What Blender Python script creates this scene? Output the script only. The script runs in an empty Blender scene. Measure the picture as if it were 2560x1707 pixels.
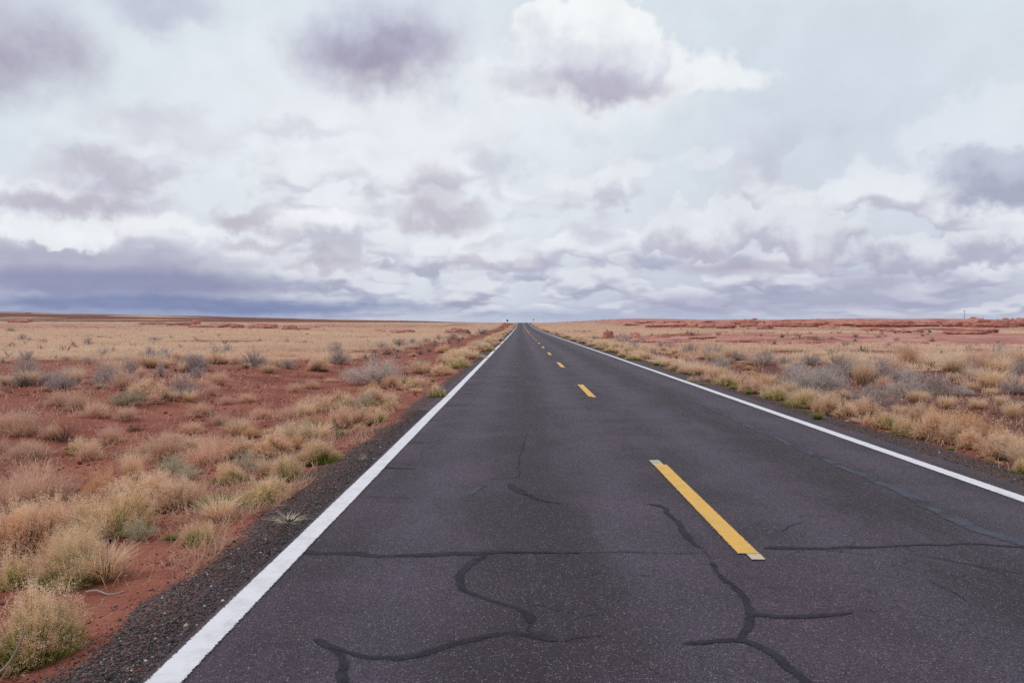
import bpy, math
import numpy as np
from mathutils import Vector, Euler

R = math.radians
rng = np.random.default_rng(11)
scene = bpy.context.scene
COL = scene.collection

# ------------------------------------------------------------------ camera, sky, sun, exposure
EYE = 1.81
FS = 1777.4                      # focal length in photograph pixels (25 mm on 36 mm)
cam_d = bpy.data.cameras.new('camera')
cam_d.lens = 25.0
cam_d.sensor_width = 36.0
cam_d.clip_start = 0.05
cam_d.clip_end = 20000
cam = bpy.data.objects.new('camera', cam_d)
cam.location = (0, 0, EYE)
cam.rotation_euler = (R(90 - 1.368), 0, R(0.667))
COL.objects.link(cam)
scene.camera = cam
CAMR = np.array(cam.rotation_euler.to_matrix())

SUN_EL, SUN_AZ = 50.0, -100.0     # degrees, azimuth from +Y towards +X
sd = bpy.data.lights.new('sun', 'SUN')
sd.energy = 1.25
sd.angle = R(14)
sd.color = (1.0, 0.95, 0.89)
so = bpy.data.objects.new('sun', sd)
dirv = Vector((math.sin(R(SUN_AZ)) * math.cos(R(SUN_EL)), math.cos(R(SUN_AZ)) * math.cos(R(SUN_EL)), math.sin(R(SUN_EL))))
so.rotation_euler = dirv.to_track_quat('Z', 'Y').to_euler()
COL.objects.link(so)

scene.view_settings.view_transform = 'Standard'
scene.view_settings.look = 'None'
scene.view_settings.gamma = 1.0
scene.view_settings.exposure = 0.0
scene.view_settings.use_curve_mapping = False
scene.cycles.use_denoising = False
scene.cycles.max_bounces = 5
scene.cycles.diffuse_bounces = 3
scene.cycles.transparent_max_bounces = 8
scene.cycles.caustics_reflective = False
scene.cycles.caustics_refractive = False


# ------------------------------------------------------------------ node helpers
def lin(r, g, b):
    f = lambda c: ((c / 255 + 0.055) / 1.055) ** 2.4 if c > 10 else c / 255 / 12.92
    return (f(r), f(g), f(b), 1.0)


class NT:
    def __init__(s, tree):
        s.t = tree
        s.t.nodes.clear()

    def n(s, typ, *ins, out=0, **props):
        nd = s.t.nodes.new(typ)
        for k, v in props.items():
            setattr(nd, k, v)
        for i, v in enumerate(ins):
            s.put(nd.inputs[i], v)
        return nd.outputs[out]

    def put(s, sock, v):
        if v is None:
            return
        if isinstance(v, bpy.types.NodeSocket):
            s.t.links.new(v, sock)
        elif isinstance(v, tuple) and len(v) == 3 and sock.type == 'RGBA':
            sock.default_value = (*v, 1)
        else:
            sock.default_value = v

    def m(s, op, a, b=None, c=None, clamp=False):
        return s.n('ShaderNodeMath', a, b, c, operation=op, use_clamp=clamp)

    def v(s, op, a, b=None, out=0):
        nd = s.t.nodes.new('ShaderNodeVectorMath')
        nd.operation = op
        s.put(nd.inputs[0], a)
        if op == 'SCALE':
            s.put(nd.inputs['Scale'], b)
        else:
            s.put(nd.inputs[1], b)
        return nd.outputs['Value' if out else 'Vector']

    def sep(s, v):
        nd = s.t.nodes.new('ShaderNodeSeparateXYZ')
        s.put(nd.inputs[0], v)
        return nd.outputs

    def comb(s, x, y, z):
        return s.n('ShaderNodeCombineXYZ', x, y, z)

    def noise(s, vec, scale, detail=4, rough=0.55, dist=0.0, col=False, dims='3D'):
        nd = s.t.nodes.new('ShaderNodeTexNoise')
        nd.noise_dimensions = dims
        s.put(nd.inputs['Vector'], vec)
        nd.inputs['Scale'].default_value = scale
        nd.inputs['Detail'].default_value = detail
        nd.inputs['Roughness'].default_value = rough
        nd.inputs['Distortion'].default_value = dist
        return nd.outputs['Color' if col else 'Fac']

    def voro(s, vec, scale, out='Color', feature='F1', rnd=1.0):
        nd = s.t.nodes.new('ShaderNodeTexVoronoi')
        nd.feature = feature
        s.put(nd.inputs['Vector'], vec)
        nd.inputs['Scale'].default_value = scale
        nd.inputs['Randomness'].default_value = rnd
        return nd.outputs[out]

    def step(s, v, lo, hi, a=0.0, b=1.0, smooth=True):
        nd = s.t.nodes.new('ShaderNodeMapRange')
        nd.interpolation_type = 'SMOOTHSTEP' if smooth else 'LINEAR'
        for k, x in zip(('Value', 'From Min', 'From Max', 'To Min', 'To Max'), (v, lo, hi, a, b)):
            s.put(nd.inputs[k], x)
        return nd.outputs[0]

    def mix(s, f, a, b, blend='MIX'):
        nd = s.t.nodes.new('ShaderNodeMix')
        nd.data_type = 'RGBA'
        nd.blend_type = blend
        s.put(nd.inputs[0], f)
        s.put(nd.inputs[6], a)
        s.put(nd.inputs[7], b)
        return nd.outputs[2]

    def ramp(s, f, stops):
        nd = s.t.nodes.new('ShaderNodeValToRGB')
        el = nd.color_ramp.elements
        while len(el) < len(stops):
            el.new(0.5)
        for e, (p, c) in zip(el, stops):
            e.position = p
            e.color = c if len(c) == 4 else (*c, 1)
        s.put(nd.inputs[0], f)
        return nd.outputs[0]

    def attr(s, name, out='Fac'):
        nd = s.t.nodes.new('ShaderNodeAttribute')
        nd.attribute_name = name
        return nd.outputs[out]

    def bsdf(s, color, rough=0.8, spec=0.3, normal=None):
        nd = s.t.nodes.new('ShaderNodeBsdfPrincipled')
        s.put(nd.inputs['Base Color'], color)
        s.put(nd.inputs['Roughness'], rough)
        s.put(nd.inputs['Specular IOR Level'], spec)
        s.put(nd.inputs['Normal'], normal)
        return nd.outputs[0]

    def bump(s, h, strength=0.5, dist=0.01):
        nd = s.t.nodes.new('ShaderNodeBump')
        nd.inputs['Strength'].default_value = strength
        nd.inputs['Distance'].default_value = dist
        s.put(nd.inputs['Height'], h)
        return nd.outputs[0]

    def out(s, sh):
        o = s.t.nodes.new('ShaderNodeOutputMaterial')
        s.t.links.new(sh, o.inputs[0])


def mat(name):
    m = bpy.data.materials.new(name)
    m.use_nodes = True
    return m, NT(m.node_tree)


# ------------------------------------------------------------------ sky: NISHITA veiled by a broken cloud deck
world = bpy.data.worlds.new('World')
scene.world = world
world.use_nodes = True
W = NT(world.node_tree)
STR = 0.1
sky = W.t.nodes.new('ShaderNodeTexSky')
sky.sky_type = 'NISHITA'
sky.sun_disc = False
sky.sun_elevation = R(SUN_EL)
sky.sun_rotation = R(SUN_AZ)
geo = W.t.nodes.new('ShaderNodeTexCoord')
D = W.v('NORMALIZE', geo.outputs['Generated'])
dx, dy, dz = W.sep(D)


def pdir(px, py):
    """photograph pixel -> sky direction"""
    v = CAMR @ np.array([(px - 1280) / FS, (853.5 - py) / FS, -1.0])
    return v / np.linalg.norm(v)


def pst(px, py):
    v = pdir(px, py)
    return 2 * v[0] / (1 + v[1]), 2 * v[2] / (1 + v[1])


# stereographic sheet centred on the north of the scene
den = W.m('DIVIDE', 2.0, W.m('ADD', W.m('MAXIMUM', dy, -0.93), 1.0))
su = W.m('MULTIPLY', dx, den)
sv = W.m('MULTIPLY', dz, den)
SV = W.comb(su, sv, 0.0)
HALF = (0.5, 0.5, 0.0)
n_big = W.noise(SV, 5.0, 4, 0.5, col=True, dims='2D')
n_fine = W.noise(SV, 15.0, 6, 0.58, col=True, dims='2D')
w1 = W.v('MULTIPLY', W.v('SUBTRACT', n_big, HALF), (0.12, 0.09, 0))
w2 = W.v('MULTIPLY', W.v('SUBTRACT', n_fine, HALF), (0.085, 0.075, 0))
WP = W.v('ADD', SV, W.v('ADD', w1, w2))                                     # ragged, for the high clouds
WL = W.v('ADD', SV, W.v('MULTIPLY', W.v('ADD', w1, w2), (1.1, 0.22, 0)))    # flattened, for those near the horizon
f5 = W.m('SUBTRACT', W.sep(n_fine)[2], 0.5)

el = W.m('MAXIMUM', sv, 0.0)
veil = W.ramp(el, [(0.0, lin(190, 195, 214)), (0.05, lin(200, 205, 221)), (0.14, lin(216, 222, 232)), (0.30, lin(219, 228, 236)),
                   (0.55, lin(220, 230, 238)), (1.0, lin(204, 213, 226))])


def blob(src, cx, cy, rx, ry):
    """0 at the centre, 1 on the rim of a cloud standing in that part of the sky"""
    u, v = pst(cx, cy)
    u2, _ = pst(cx + rx, cy)
    _, v2 = pst(cx, cy - ry)
    a, b = 1 / (u2 - u), 1 / (v2 - v)
    nd = W.t.nodes.new('ShaderNodeVectorMath')
    nd.operation = 'MULTIPLY_ADD'
    W.put(nd.inputs[0], src)
    nd.inputs[1].default_value = (a, b, 0)
    nd.inputs[2].default_value = (-u * a, -v * b, 0)
    return nd.outputs[0]


def puff(c, cx, cy, rx, ry, col, edge=(0.3, 1.15), op=0.9, src=None, bot=None, split=(-0.6, 0.4)):
    """one cloud body, ragged by the warped sheet it is drawn on; bot: shaded underside"""
    q = blob(src if src is not None else WP, cx, cy, rx, ry)
    if bot is not None:
        col = W.mix(W.step(W.m('MULTIPLY_ADD', f5, 1.6, W.sep(q)[1]), split[0], split[1]), bot, col)
    return W.mix(W.step(W.v('LENGTH', q, out=1), edge[0], edge[1], op, 0.0), c, col)


c = puff(veil, 930, 380, 900, 600, lin(236, 241, 246), (0.0, 1.15), 1.0, SV)
c = puff(c, 2050, 330, 620, 460, lin(206, 215, 228), (0.0, 1.1), 0.65, SV)


def deck(c, ax, b, z0, seed, lo, hi, top, bot, op, band, eps, rough=0.5):
    """rows of cumulus, lit from above: density is compared with the density a little higher up"""
    p0 = W.comb(W.m('MULTIPLY_ADD', su, ax, seed), W.m('MULTIPLY', W.m('LOGARITHM', W.m('ADD', el, z0), 2.71828), b), 0.0)
    p0 = W.v('ADD', p0, W.v('SCALE', w2, 5.0))
    a0 = W.noise(p0, 1.0, 3, rough, dims='2D')
    a1 = W.noise(W.v('ADD', p0, (0, eps, 0)), 1.0, 2, rough, dims='2D')
    lit = W.step(W.m('SUBTRACT', a0, a1), -0.17, 0.17)
    fac = W.m('MULTIPLY', W.step(a0, lo, hi), W.m('MULTIPLY', W.step(sv, band[0], band[1]), W.step(sv, band[2], band[3], op, 0.0)))
    return W.mix(fac, c, W.mix(lit, bot, top))


c = deck(c, 8.0, 3.6, 0.06, 41.7, 0.43, 0.55, lin(240, 242, 247), lin(186, 184, 202), 0.75, (0.05, 0.09, 0.16, 0.30), 0.45)
c = deck(c, 13.0, 2.7, 0.026, 27.3, 0.38, 0.52, lin(226, 229, 238), lin(168, 171, 195), 0.85, (0.003, 0.02, 0.07, 0.13), 0.45)


def finish(c):
    """haze line over the ground, dark earth below it; a little of the clear sky shows through"""
    c = W.v('SCALE', c, W.m('MULTIPLY_ADD', f5, 0.15, 0.985))
    c = W.mix(W.step(sv, -0.002, 0.022, 0.30, 0.0), c, lin(178, 186, 213))
    c = W.mix(W.step(sv, -0.03, -0.005, 1.0, 0.0), c, (0.20, 0.13, 0.10))
    b = W.t.nodes.new('ShaderNodeBackground')
    W.put(b.inputs[0], W.mix(0.965, sky.outputs[0], W.v('SCALE', c, 1.0 / STR)))
    b.inputs[1].default_value = STR
    return b.outputs[0]


plain_sky = finish(c)
# dark rain sheet low on the left, paler shafts below it
c = puff(c, 120, 665, 620, 70, lin(172, 172, 194), op=0.85, src=WL)
c = puff(c, 300, 712, 640, 48, lin(142, 146, 180), op=0.92, src=WL)
c = puff(c, 480, 764, 760, 32, lin(122, 135, 178), op=0.92, src=WL)
c = puff(c, 300, 788, 640, 14, lin(146, 158, 192), op=0.8, src=WL)
c = puff(c, 1480, 788, 460, 24, lin(168, 179, 207), op=0.6, src=WL)
c = puff(c, 2000, 752, 680, 40, lin(162, 165, 194), op=0.7, src=WL)
# lilac bases of the left-hand cluster, white crowns between them
c = puff(c, 330, 560, 330, 46, lin(242, 244, 248), (0.3, 1.1), 0.75)
c = puff(c, 130, 590, 130, 44, lin(242, 245, 249), (0.6, 1.05), 0.85)
c = puff(c, 850, 590, 110, 66, lin(243, 245, 249), (0.75, 1.04), 0.85, bot=lin(198, 199, 214))
LIL = lin(189, 184, 199)
for cx, cy, rx, ry, op in ((170, 500, 270, 46, .85), (330, 300, 190, 70, .40), (590, 535, 180, 42, .85), (610, 605, 150, 32, .7), (250, 430, 180, 44, .6),
                           (480, 350, 150, 80, .25), (1110, 545, 170, 52, .85), (1090, 480, 100, 60, .5), (770, 345, 170, 34, .35), (820, 660, 130, 24, .7), (1250, 665, 180, 24, .5)):
    c = puff(c, cx, cy, rx, ry, LIL, (0.15, 1.08), op)
# row of cumulus right of the road
c = puff(c, 1720, 570, 130, 75, lin(230, 233, 240), (0.85, 1.04), 0.9, bot=lin(186, 185, 203), split=(-0.7, 0.5))
c = puff(c, 1850, 575, 130, 80, lin(229, 232, 239), (0.85, 1.04), 0.9, bot=lin(188, 187, 204), split=(-0.7, 0.5))
c = puff(c, 2020, 590, 150, 75, lin(226, 229, 237), (0.85, 1.04), 0.9, bot=lin(186, 185, 203), split=(-0.7, 0.5))
c = puff(c, 1810, 670, 220, 26, lin(176, 172, 193), (0.1, 1.1), 0.8, src=WL)
c = puff(c, 2330, 625, 240, 62, lin(226, 229, 238), (0.8, 1.06), 0.88, bot=lin(180, 179, 201))
c = puff(c, 2200, 705, 280, 36, lin(170, 169, 196), (0.1, 1.15), 0.75, src=WL)
c = puff(c, 1530, 445, 75, 46, lin(236, 239, 245), (0.75, 1.04), 0.85, bot=lin(206, 209, 221))
c = puff(c, 1725, 425, 62, 44, lin(228, 232, 240), (0.6, 1.05), 0.7)
c = puff(c, 1255, 430, 75, 62, lin(206, 211, 222), (0.2, 1.08), 0.7)
c = puff(c, 1480, 562, 100, 38, lin(200, 202, 216), (0.2, 1.1), 0.6)
# grey bank entering from the right
c = puff(c, 2540, 390, 260, 165, lin(226, 232, 240), (0.85, 1.04), 0.88)
c = puff(c, 2500, 462, 230, 88, lin(194, 199, 216), (0.5, 1.06), 0.92, bot=lin(168, 170, 193))
# high ones
c = puff(c, 400, 5, 210, 80, lin(194, 198, 217), (0.15, 1.12), 0.85)
c = puff(c, 10, 110, 280, 190, lin(188, 187, 204), (0.1, 1.08), 0.92, bot=lin(168, 162, 182))
c = puff(c, 1010, 60, 320, 190, lin(214, 219, 230), (0.3, 1.05), 0.6)
c = puff(c, 950, 120, 290, 175, lin(183, 185, 206), (0.2, 1.04), 0.97, bot=lin(164, 157, 180), split=(-0.6, 0.7))
c = puff(c, 1500, 230, 380, 120, lin(236, 241, 246), (0.4, 1.08), 0.8)
c = puff(c, 1860, 190, 170, 50, lin(243, 247, 250), (0.3, 1.05), 0.8)
c = puff(c, 1720, 180, 200, 75, lin(244, 248, 250), (0.6, 1.04), 0.92)
c = puff(c, 1590, 165, 180, 110, lin(245, 248, 250), (0.8, 1.03), 0.95)
c = puff(c, 1470, 110, 220, 140, lin(247, 250, 251), (0.88, 1.02), 0.97, bot=lin(224, 229, 237), split=(-0.5, 0.6))
c = puff(c, 1340, 205, 160, 80, lin(240, 244, 248), (0.7, 1.05), 0.9)
c = puff(c, 1450, 165, 230, 85, lin(216, 219, 230), (0.2, 1.08), 0.75)
c = puff(c, 1480, 210, 310, 72, lin(192, 191, 208), (0.2, 1.08), 0.92, bot=lin(175, 169, 188), split=(-0.8, 0.7))
cloud_sky = finish(c)
# the single clouds above all stand in this window of the sky; elsewhere their weight is nil and they are skipped
inside = W.m('MULTIPLY', W.m('LESS_THAN', W.m('ABSOLUTE', su), 1.15), W.m('MULTIPLY', W.m('LESS_THAN', sv, 0.85), W.m('GREATER_THAN', sv, -0.05)))
mixed = W.n('ShaderNodeMixShader', inside, plain_sky, cloud_sky)
wo = W.t.nodes.new('ShaderNodeOutputWorld')
W.t.links.new(mixed, wo.inputs[0])
world.cycles.sampling_method = 'NONE'


# ------------------------------------------------------------------ numeric terrain
def vnoise(x, y, seed=0):
    xi, yi = np.floor(x), np.floor(y)
    fx, fy = x - xi, y - yi
    fx, fy = fx * fx * (3 - 2 * fx), fy * fy * (3 - 2 * fy)

    def h(a, b):
        s = np.sin(a * 127.1 + b * 311.7 + seed * 74.7) * 43758.5453
        return s - np.floor(s)
    return (h(xi, yi) * (1 - fx) + h(xi + 1, yi) * fx) * (1 - fy) + (h(xi, yi + 1) * (1 - fx) + h(xi + 1, yi + 1) * fx) * fy


def fbm(x, y, seed=0, octv=4):
    s, a, t = 0, 0.5, 0
    for i in range(octv):
        s = s + a * vnoise(x * 2 ** i, y * 2 ** i, seed + i)
        t += a
        a *= 0.5
    return s / t


def sst(v, lo, hi):
    t = np.clip((v - lo) / (hi - lo), 0, 1)
    return t * t * (3 - 2 * t)


PAVE_L, PAVE_R, CEN = -2.12, 5.70, 1.71
LINE_L, LINE_R = -1.79, 5.21


def road_z(y):
    y = np.asarray(y, float)
    A, Y0, K = 3.3, 425.0, 0.0004
    yy = np.clip(y, 0, Y0)
    z = A * (yy / 461.0) ** 3.6
    s0 = 3.6 * A / 461.0 * (Y0 / 461.0) ** 2.6
    d = np.clip(y - Y0, 0, 120.0)
    z = z + s0 * d - 0.5 * K * d * d
    z = z + (s0 - K * 120) * np.clip(y - Y0 - 120, 0, 400)
    return z


def terrain(x, y):
    x = np.asarray(x, float)
    y = np.asarray(y, float)
    rz = road_z(y)
    dl = np.clip(PAVE_L - x, 0, None)          # metres left of the pavement
    dr = np.clip(x - PAVE_R, 0, None)
    off = dl + dr
    inside = (x > PAVE_L + 0.03) & (x < PAVE_R - 0.03)
    yc = np.clip(y, 0, None)
    plateau = np.where(yc < 470, road_z(np.clip(yc, 0, 470)), road_z(470.0) + 0.0008 * (yc - 470))
    hill = 0.0222 * np.clip(-x - 6, 0, None) * sst(y, 240, 1500) * (1 - 0.7 * sst(y, 1700, 4500))
    hill = hill + (fbm(x / 160, y / 160, 5) - 0.5) * 5.0 * sst(y, 500, 1500) * sst(off, 40, 300)
    rise_r = (0.5 * sst(y, 178, 190) + 0.5 * sst(y, 228, 243) + 0.6 * sst(y, 300, 318) + 0.5 * sst(y, 150, 400)) * sst(dr, 25, 60) * (0.5 + fbm(x / 40, y / 40, 44, 3))
    field = plateau + hill + rise_r
    # wash left of the road, shallow ditch on the right
    wob = (fbm(y / 14, y * 0 + 3, 9, 2) - 0.5) * 2.4
    fl = -0.10 - 0.34 * sst(dl, 1.0, 3.6) + 0.30 * sst(dl + wob, 6.0, 9.5)
    fr = -0.06 - 0.22 * sst(dr, 1.0, 3.5) + 0.22 * sst(dr, 6, 12)
    prof = np.where(x < CEN, fl * sst(dl, -0.02, 0.9) - 0.004, fr * sst(dr, -0.02, 0.9) - 0.004)
    fade = sst(off, 8, 60)
    z = rz * (1 - fade) + field * fade + prof * (1 - 0.6 * sst(y, 150, 400))
    z = z + (fbm(x / 9.0, y / 9.0, 21) - 0.5) * 0.30 * sst(off, 3, 14)
    z = z + (fbm(x / 1.1, y / 1.1, 33, 4) - 0.5) * 0.13 * sst(off, 0.5, 2.2)
    # slickrock swells on the right
    sw = sst(y, 55, 84) * (1 - sst(y, 88, 118)) * sst(x, 9, 20) * (0.35 + 0.9 * fbm(x / 14, y / 9, 41, 4))
    z = z + sw * 0.85
    z = np.where(inside, rz - 0.05 - 0.0006 * np.clip(y, 0, 900), z)
    return z


def masks(x, y):
    """grass cover, bare rock, gravel  (what the ground is made of)"""
    dl = np.clip(PAVE_L - x, 0, None)
    dr = np.clip(x - PAVE_R, 0, None)
    off = dl + dr
    n1 = fbm(x / 7, y / 7, 51, 4)
    n2 = fbm(x / 40, y / 22, 61, 4)
    wob = (fbm(y / 14, y * 0 + 3, 9, 2) - 0.5) * 2.4
    gl = sst(dl + wob + (n1 - 0.5) * 3, 7.0, 9.0) * sst(n1 + 0.25 * sst(y, 20, 45), 0.38, 0.58)
    gl = gl * sst(y + (fbm(x / 5, y / 5, 53, 4) - 0.5) * 34, 18, 30)
    gl = np.maximum(gl, 0.75 * sst(dl, 0.5, 0.9) * (1 - sst(dl, 2.0, 3.0)) * sst(y, 22, 40))
    gr = sst(dr + (n1 - 0.5) * 5 + 0.10 * y, 7.0, 12.0) * sst(n1 + 0.22 * sst(y, 24, 60), 0.38, 0.58)
    gr = gr * sst(dr, 0.9, 1.6) * (1 - (1 - sst(fbm(x / 4, y / 4, 58, 4), 0.40, 0.55)) * (1 - sst(y, 40, 70)))
    gr = np.maximum(gr, 0.75 * sst(dr, 0.6, 1.0) * (1 - sst(dr, 1.8, 3.0)) * sst(y, 12, 30))
    g = np.where(x < CEN, gl, gr)
    g = g * sst(fbm(x / 16, y / 9, 66, 4) + 0.5 * sst(fbm(x / 60, y / 30, 67, 2), 0.35, 0.6) * sst(y, 30, 60), 0.34, 0.50)
    # rock
    far = sst(y, 168, 205)
    rockr = far * sst(fbm(x / 34, y / 13, 71, 4) + 0.12 * sst(y, 200, 330), 0.36, 0.50) * sst(dr, 22, 60)
    sw = sst(y + (n1 - .5) * 16, 54, 62) * (1 - sst(y + (n1 - .5) * 14, 96, 106)) * sst(x + (n1 - .5) * 6, 9, 14) * sst(fbm(x / 15, y / 8, 81, 4), 0.26, 0.40)
    ul = -x / np.maximum(y, 1)
    rockl = sst(y, 230, 330) * (1 - sst(y, 330, 470)) * sst(fbm(x / 50, y / 20, 91, 4), 0.44, 0.58) * sst(ul, 0.1, 0.2)
    hillr = 0.30 * sst(y, 520, 700) * sst(fbm(x / 130, y / 220, 95, 4), 0.40, 0.60) * (x < 0)
    g = g * (1 - 0.92 * sst(y, 470, 600) * sst(fbm(x / 150, y / 260, 96, 4), 0.26, 0.44) * (x < 0))
    rk = np.clip(np.where(x > CEN, np.maximum(rockr, sw), np.maximum(rockl, hillr)), 0, 1)
    gv = np.where(x < CEN, 1 - sst(dl + (n1 - 0.5) * 0.8 + (fbm(x * 3, y * 1.5, 15, 3) - 0.5) * 0.7, 0.20, 0.55),
                  1 - sst(dr + (n1 - 0.5) * 0.8 + (fbm(x * 3, y * 1.5, 16, 3) - 0.5) * 0.5, 0.55, 1.05))
    gv = np.where(off <= 0, 1, gv)
    return g * (1 - rk), rk, np.clip(gv, 0, 1)


def ray(px, py):
    v = CAMR @ np.array([(px - 1280) / FS, (853.5 - py) / FS, -1.0])
    return v


def at(px, py, road=False):
    """where the sight line through a pixel of the photograph meets the ground"""
    v = ray(px, py)
    t = np.geomspace(1.5, 3000, 2500)
    x, y, z = v[0] * t, v[1] * t, EYE + v[2] * t
    g = road_z(y) if road else terrain(x, y)
    hit = np.nonzero(z <= g)[0]
    if len(hit) == 0:
        i = len(t) - 1
    else:
        i = hit[0]
    if i == 0:
        tt = t[0]
    else:
        a, b = z[i - 1] - g[i - 1], z[i] - g[i]
        f = a / (a - b) if a != b else 0
        tt = t[i - 1] + (t[i] - t[i - 1]) * min(max(f, 0), 1)
    p = v * tt
    zz = float(road_z(p[1]) if road else terrain(p[0], p[1]))
    return float(p[0]), float(p[1]), zz


# ------------------------------------------------------------------ mesh helpers
def mesh_np(name, V, F, m, attrs=None, smooth=False):
    V = np.asarray(V, np.float32)
    F = np.asarray(F, np.int32)
    me = bpy.data.meshes.new(name)
    me.vertices.add(len(V))
    me.vertices.foreach_set('co', V.ravel())
    nf, kf = F.shape
    me.loops.add(nf * kf)
    me.loops.foreach_set('vertex_index', F.ravel())
    me.polygons.add(nf)
    me.polygons.foreach_set('loop_start', np.arange(0, nf * kf, kf, dtype=np.int32))
    me.polygons.foreach_set('loop_total', np.full(nf, kf, np.int32))
    if smooth:
        me.polygons.foreach_set('use_smooth', np.ones(nf, bool))
    for k_, a in (attrs or {}).items():
        at_ = me.attributes.new(k_, 'FLOAT', 'POINT')
        at_.data.foreach_set('value', np.asarray(a, np.float32))
    me.update(calc_edges=True)
    me.validate()
    if m:
        me.materials.append(m)
    return me


def link(name, data, parent=None, **props):
    o = bpy.data.objects.new(name, data)
    COL.objects.link(o)
    if parent:
        o.parent = parent
    for k_, v in props.items():
        o[k_] = v
    return o


# ------------------------------------------------------------------ materials
M = {}
m, g = mat('asphalt')
geo_ = g.t.nodes.new('ShaderNodeNewGeometry')
P = geo_.outputs['Position']
px_, py_, pz_ = g.sep(P)
vor = g.voro(P, 150.0, 'Color')
agg = g.sep(vor)[0]
agg2 = g.sep(vor)[1]
fine = g.noise(P, 320.0, 2, 0.7)
ST = g.comb(px_, g.m('MULTIPLY', py_, 0.10), 0.0)
streak = g.noise(ST, 2.6, 5, 0.6)
patch = g.noise(P, 0.8, 5, 0.6)
# oil strip between the wheel tracks of both lanes
def strip(c0, w):
    d_ = g.m('ABSOLUTE', g.m('SUBTRACT', g.m('ADD', px_, g.m('MULTIPLY', g.m('SUBTRACT', streak, 0.5), 0.5)), c0))
    return g.step(d_, 0.05, w, 1.0, 0.0)
oil = g.m('MAXIMUM', strip(0.15, 0.75), strip(3.65, 0.7))
base = g.mix(g.step(patch, 0.35, 0.68), lin(63, 53, 60), lin(81, 68, 80))
trk = g.m('MAXIMUM', g.m('MAXIMUM', strip(-0.85, 0.5), strip(1.05, 0.5)), g.m('MAXIMUM', strip(2.6, 0.5), strip(4.6, 0.5)))
base = g.mix(g.m('MULTIPLY', trk, 0.40), base, lin(88, 79, 92))
base = g.mix(g.m('MULTIPLY', oil, 0.62), base, lin(48, 39, 43))
base = g.mix(g.step(streak, 0.52, 0.72, 0.0, 0.55), base, lin(84, 77, 88))
tone = g.m('ADD', g.m('MULTIPLY', agg, 1.25), g.m('ADD', g.m('MULTIPLY', fine, 0.7), 0.06))
base = g.mix(1.0, base, g.n('ShaderNodeCombineColor', tone, tone, tone), 'MULTIPLY')
base = g.mix(g.step(agg2, 0.955, 0.975, 0, 0.55), base, lin(170, 160, 152))
base = g.mix(g.step(agg2, 0.02, 0.05, 0.5, 0), base, lin(95, 58, 52))
# wind-blown red dust towards the edges, fine alligator cracks in places
dust = g.m('MULTIPLY', g.step(g.m('ABSOLUTE', g.m('SUBTRACT', px_, 1.79)), 3.2, 4.0), g.step(g.noise(P, 1.7, 5, 0.65), 0.45, 0.75, 0.0, 0.5))
base = g.mix(dust, base, lin(122, 84, 72))
VW = g.v('ADD', P, g.v('SCALE', g.noise(P, 3.0, 4, 0.6, col=True), 0.5))
ck = g.voro(VW, 1.15, 'Distance', 'DISTANCE_TO_EDGE')
cm = g.m('MULTIPLY', g.step(ck, 0.003, 0.010, 1.0, 0.0), g.step(g.noise(P, 0.55, 4, 0.6), 0.48, 0.62, 0.0, 0.75))
base = g.mix(cm, base, lin(34, 30, 32))
hgt = g.m('ADD', g.m('MULTIPLY', agg, 0.6), fine)
g.out(g.bsdf(base, 0.74, 0.28, g.bump(hgt, 0.7, 0.007)))
M['asphalt'] = m


def seal_mat(name, ca, cb, rough):
    m, g = mat(name)
    P = g.t.nodes.new('ShaderNodeNewGeometry').outputs['Position']
    c_ = g.mix(g.step(g.noise(P, 7, 5, 0.65), 0.35, 0.65), ca, cb)
    c_ = g.mix(g.step(g.noise(P, 140, 3, 0.7), 0.48, 0.7, 0, 0.55), c_, lin(84, 76, 82))
    edge = g.m('ABSOLUTE', g.m('SUBTRACT', g.attr('across'), 0.5))
    e2 = g.m('ADD', edge, g.m('MULTIPLY', g.m('SUBTRACT', g.noise(P, 38, 5, 0.75), 0.5), 0.85))
    a_ = g.step(e2, 0.30, 0.44)
    a_ = g.m('MAXIMUM', a_, g.step(g.noise(P, 3.0, 4, 0.6), 0.46, 0.68, 0.0, 0.70))
    sh = g.n('ShaderNodeMixShader', a_, g.bsdf(c_, rough, 0.15, g.bump(g.noise(P, 90, 3), 0.2, 0.003)), g.n('ShaderNodeBsdfTransparent'))
    g.out(sh)
    return m


M['tar'] = seal_mat('crack_sealer', lin(45, 40, 45), lin(52, 53, 60), 0.8)
M['tar_blue'] = seal_mat('weathered_sealer', lin(76, 78, 87), lin(86, 87, 96), 0.85)
M['crack'] = seal_mat('hairline_crack', lin(44, 38, 42), lin(56, 49, 54), 0.9)


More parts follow.
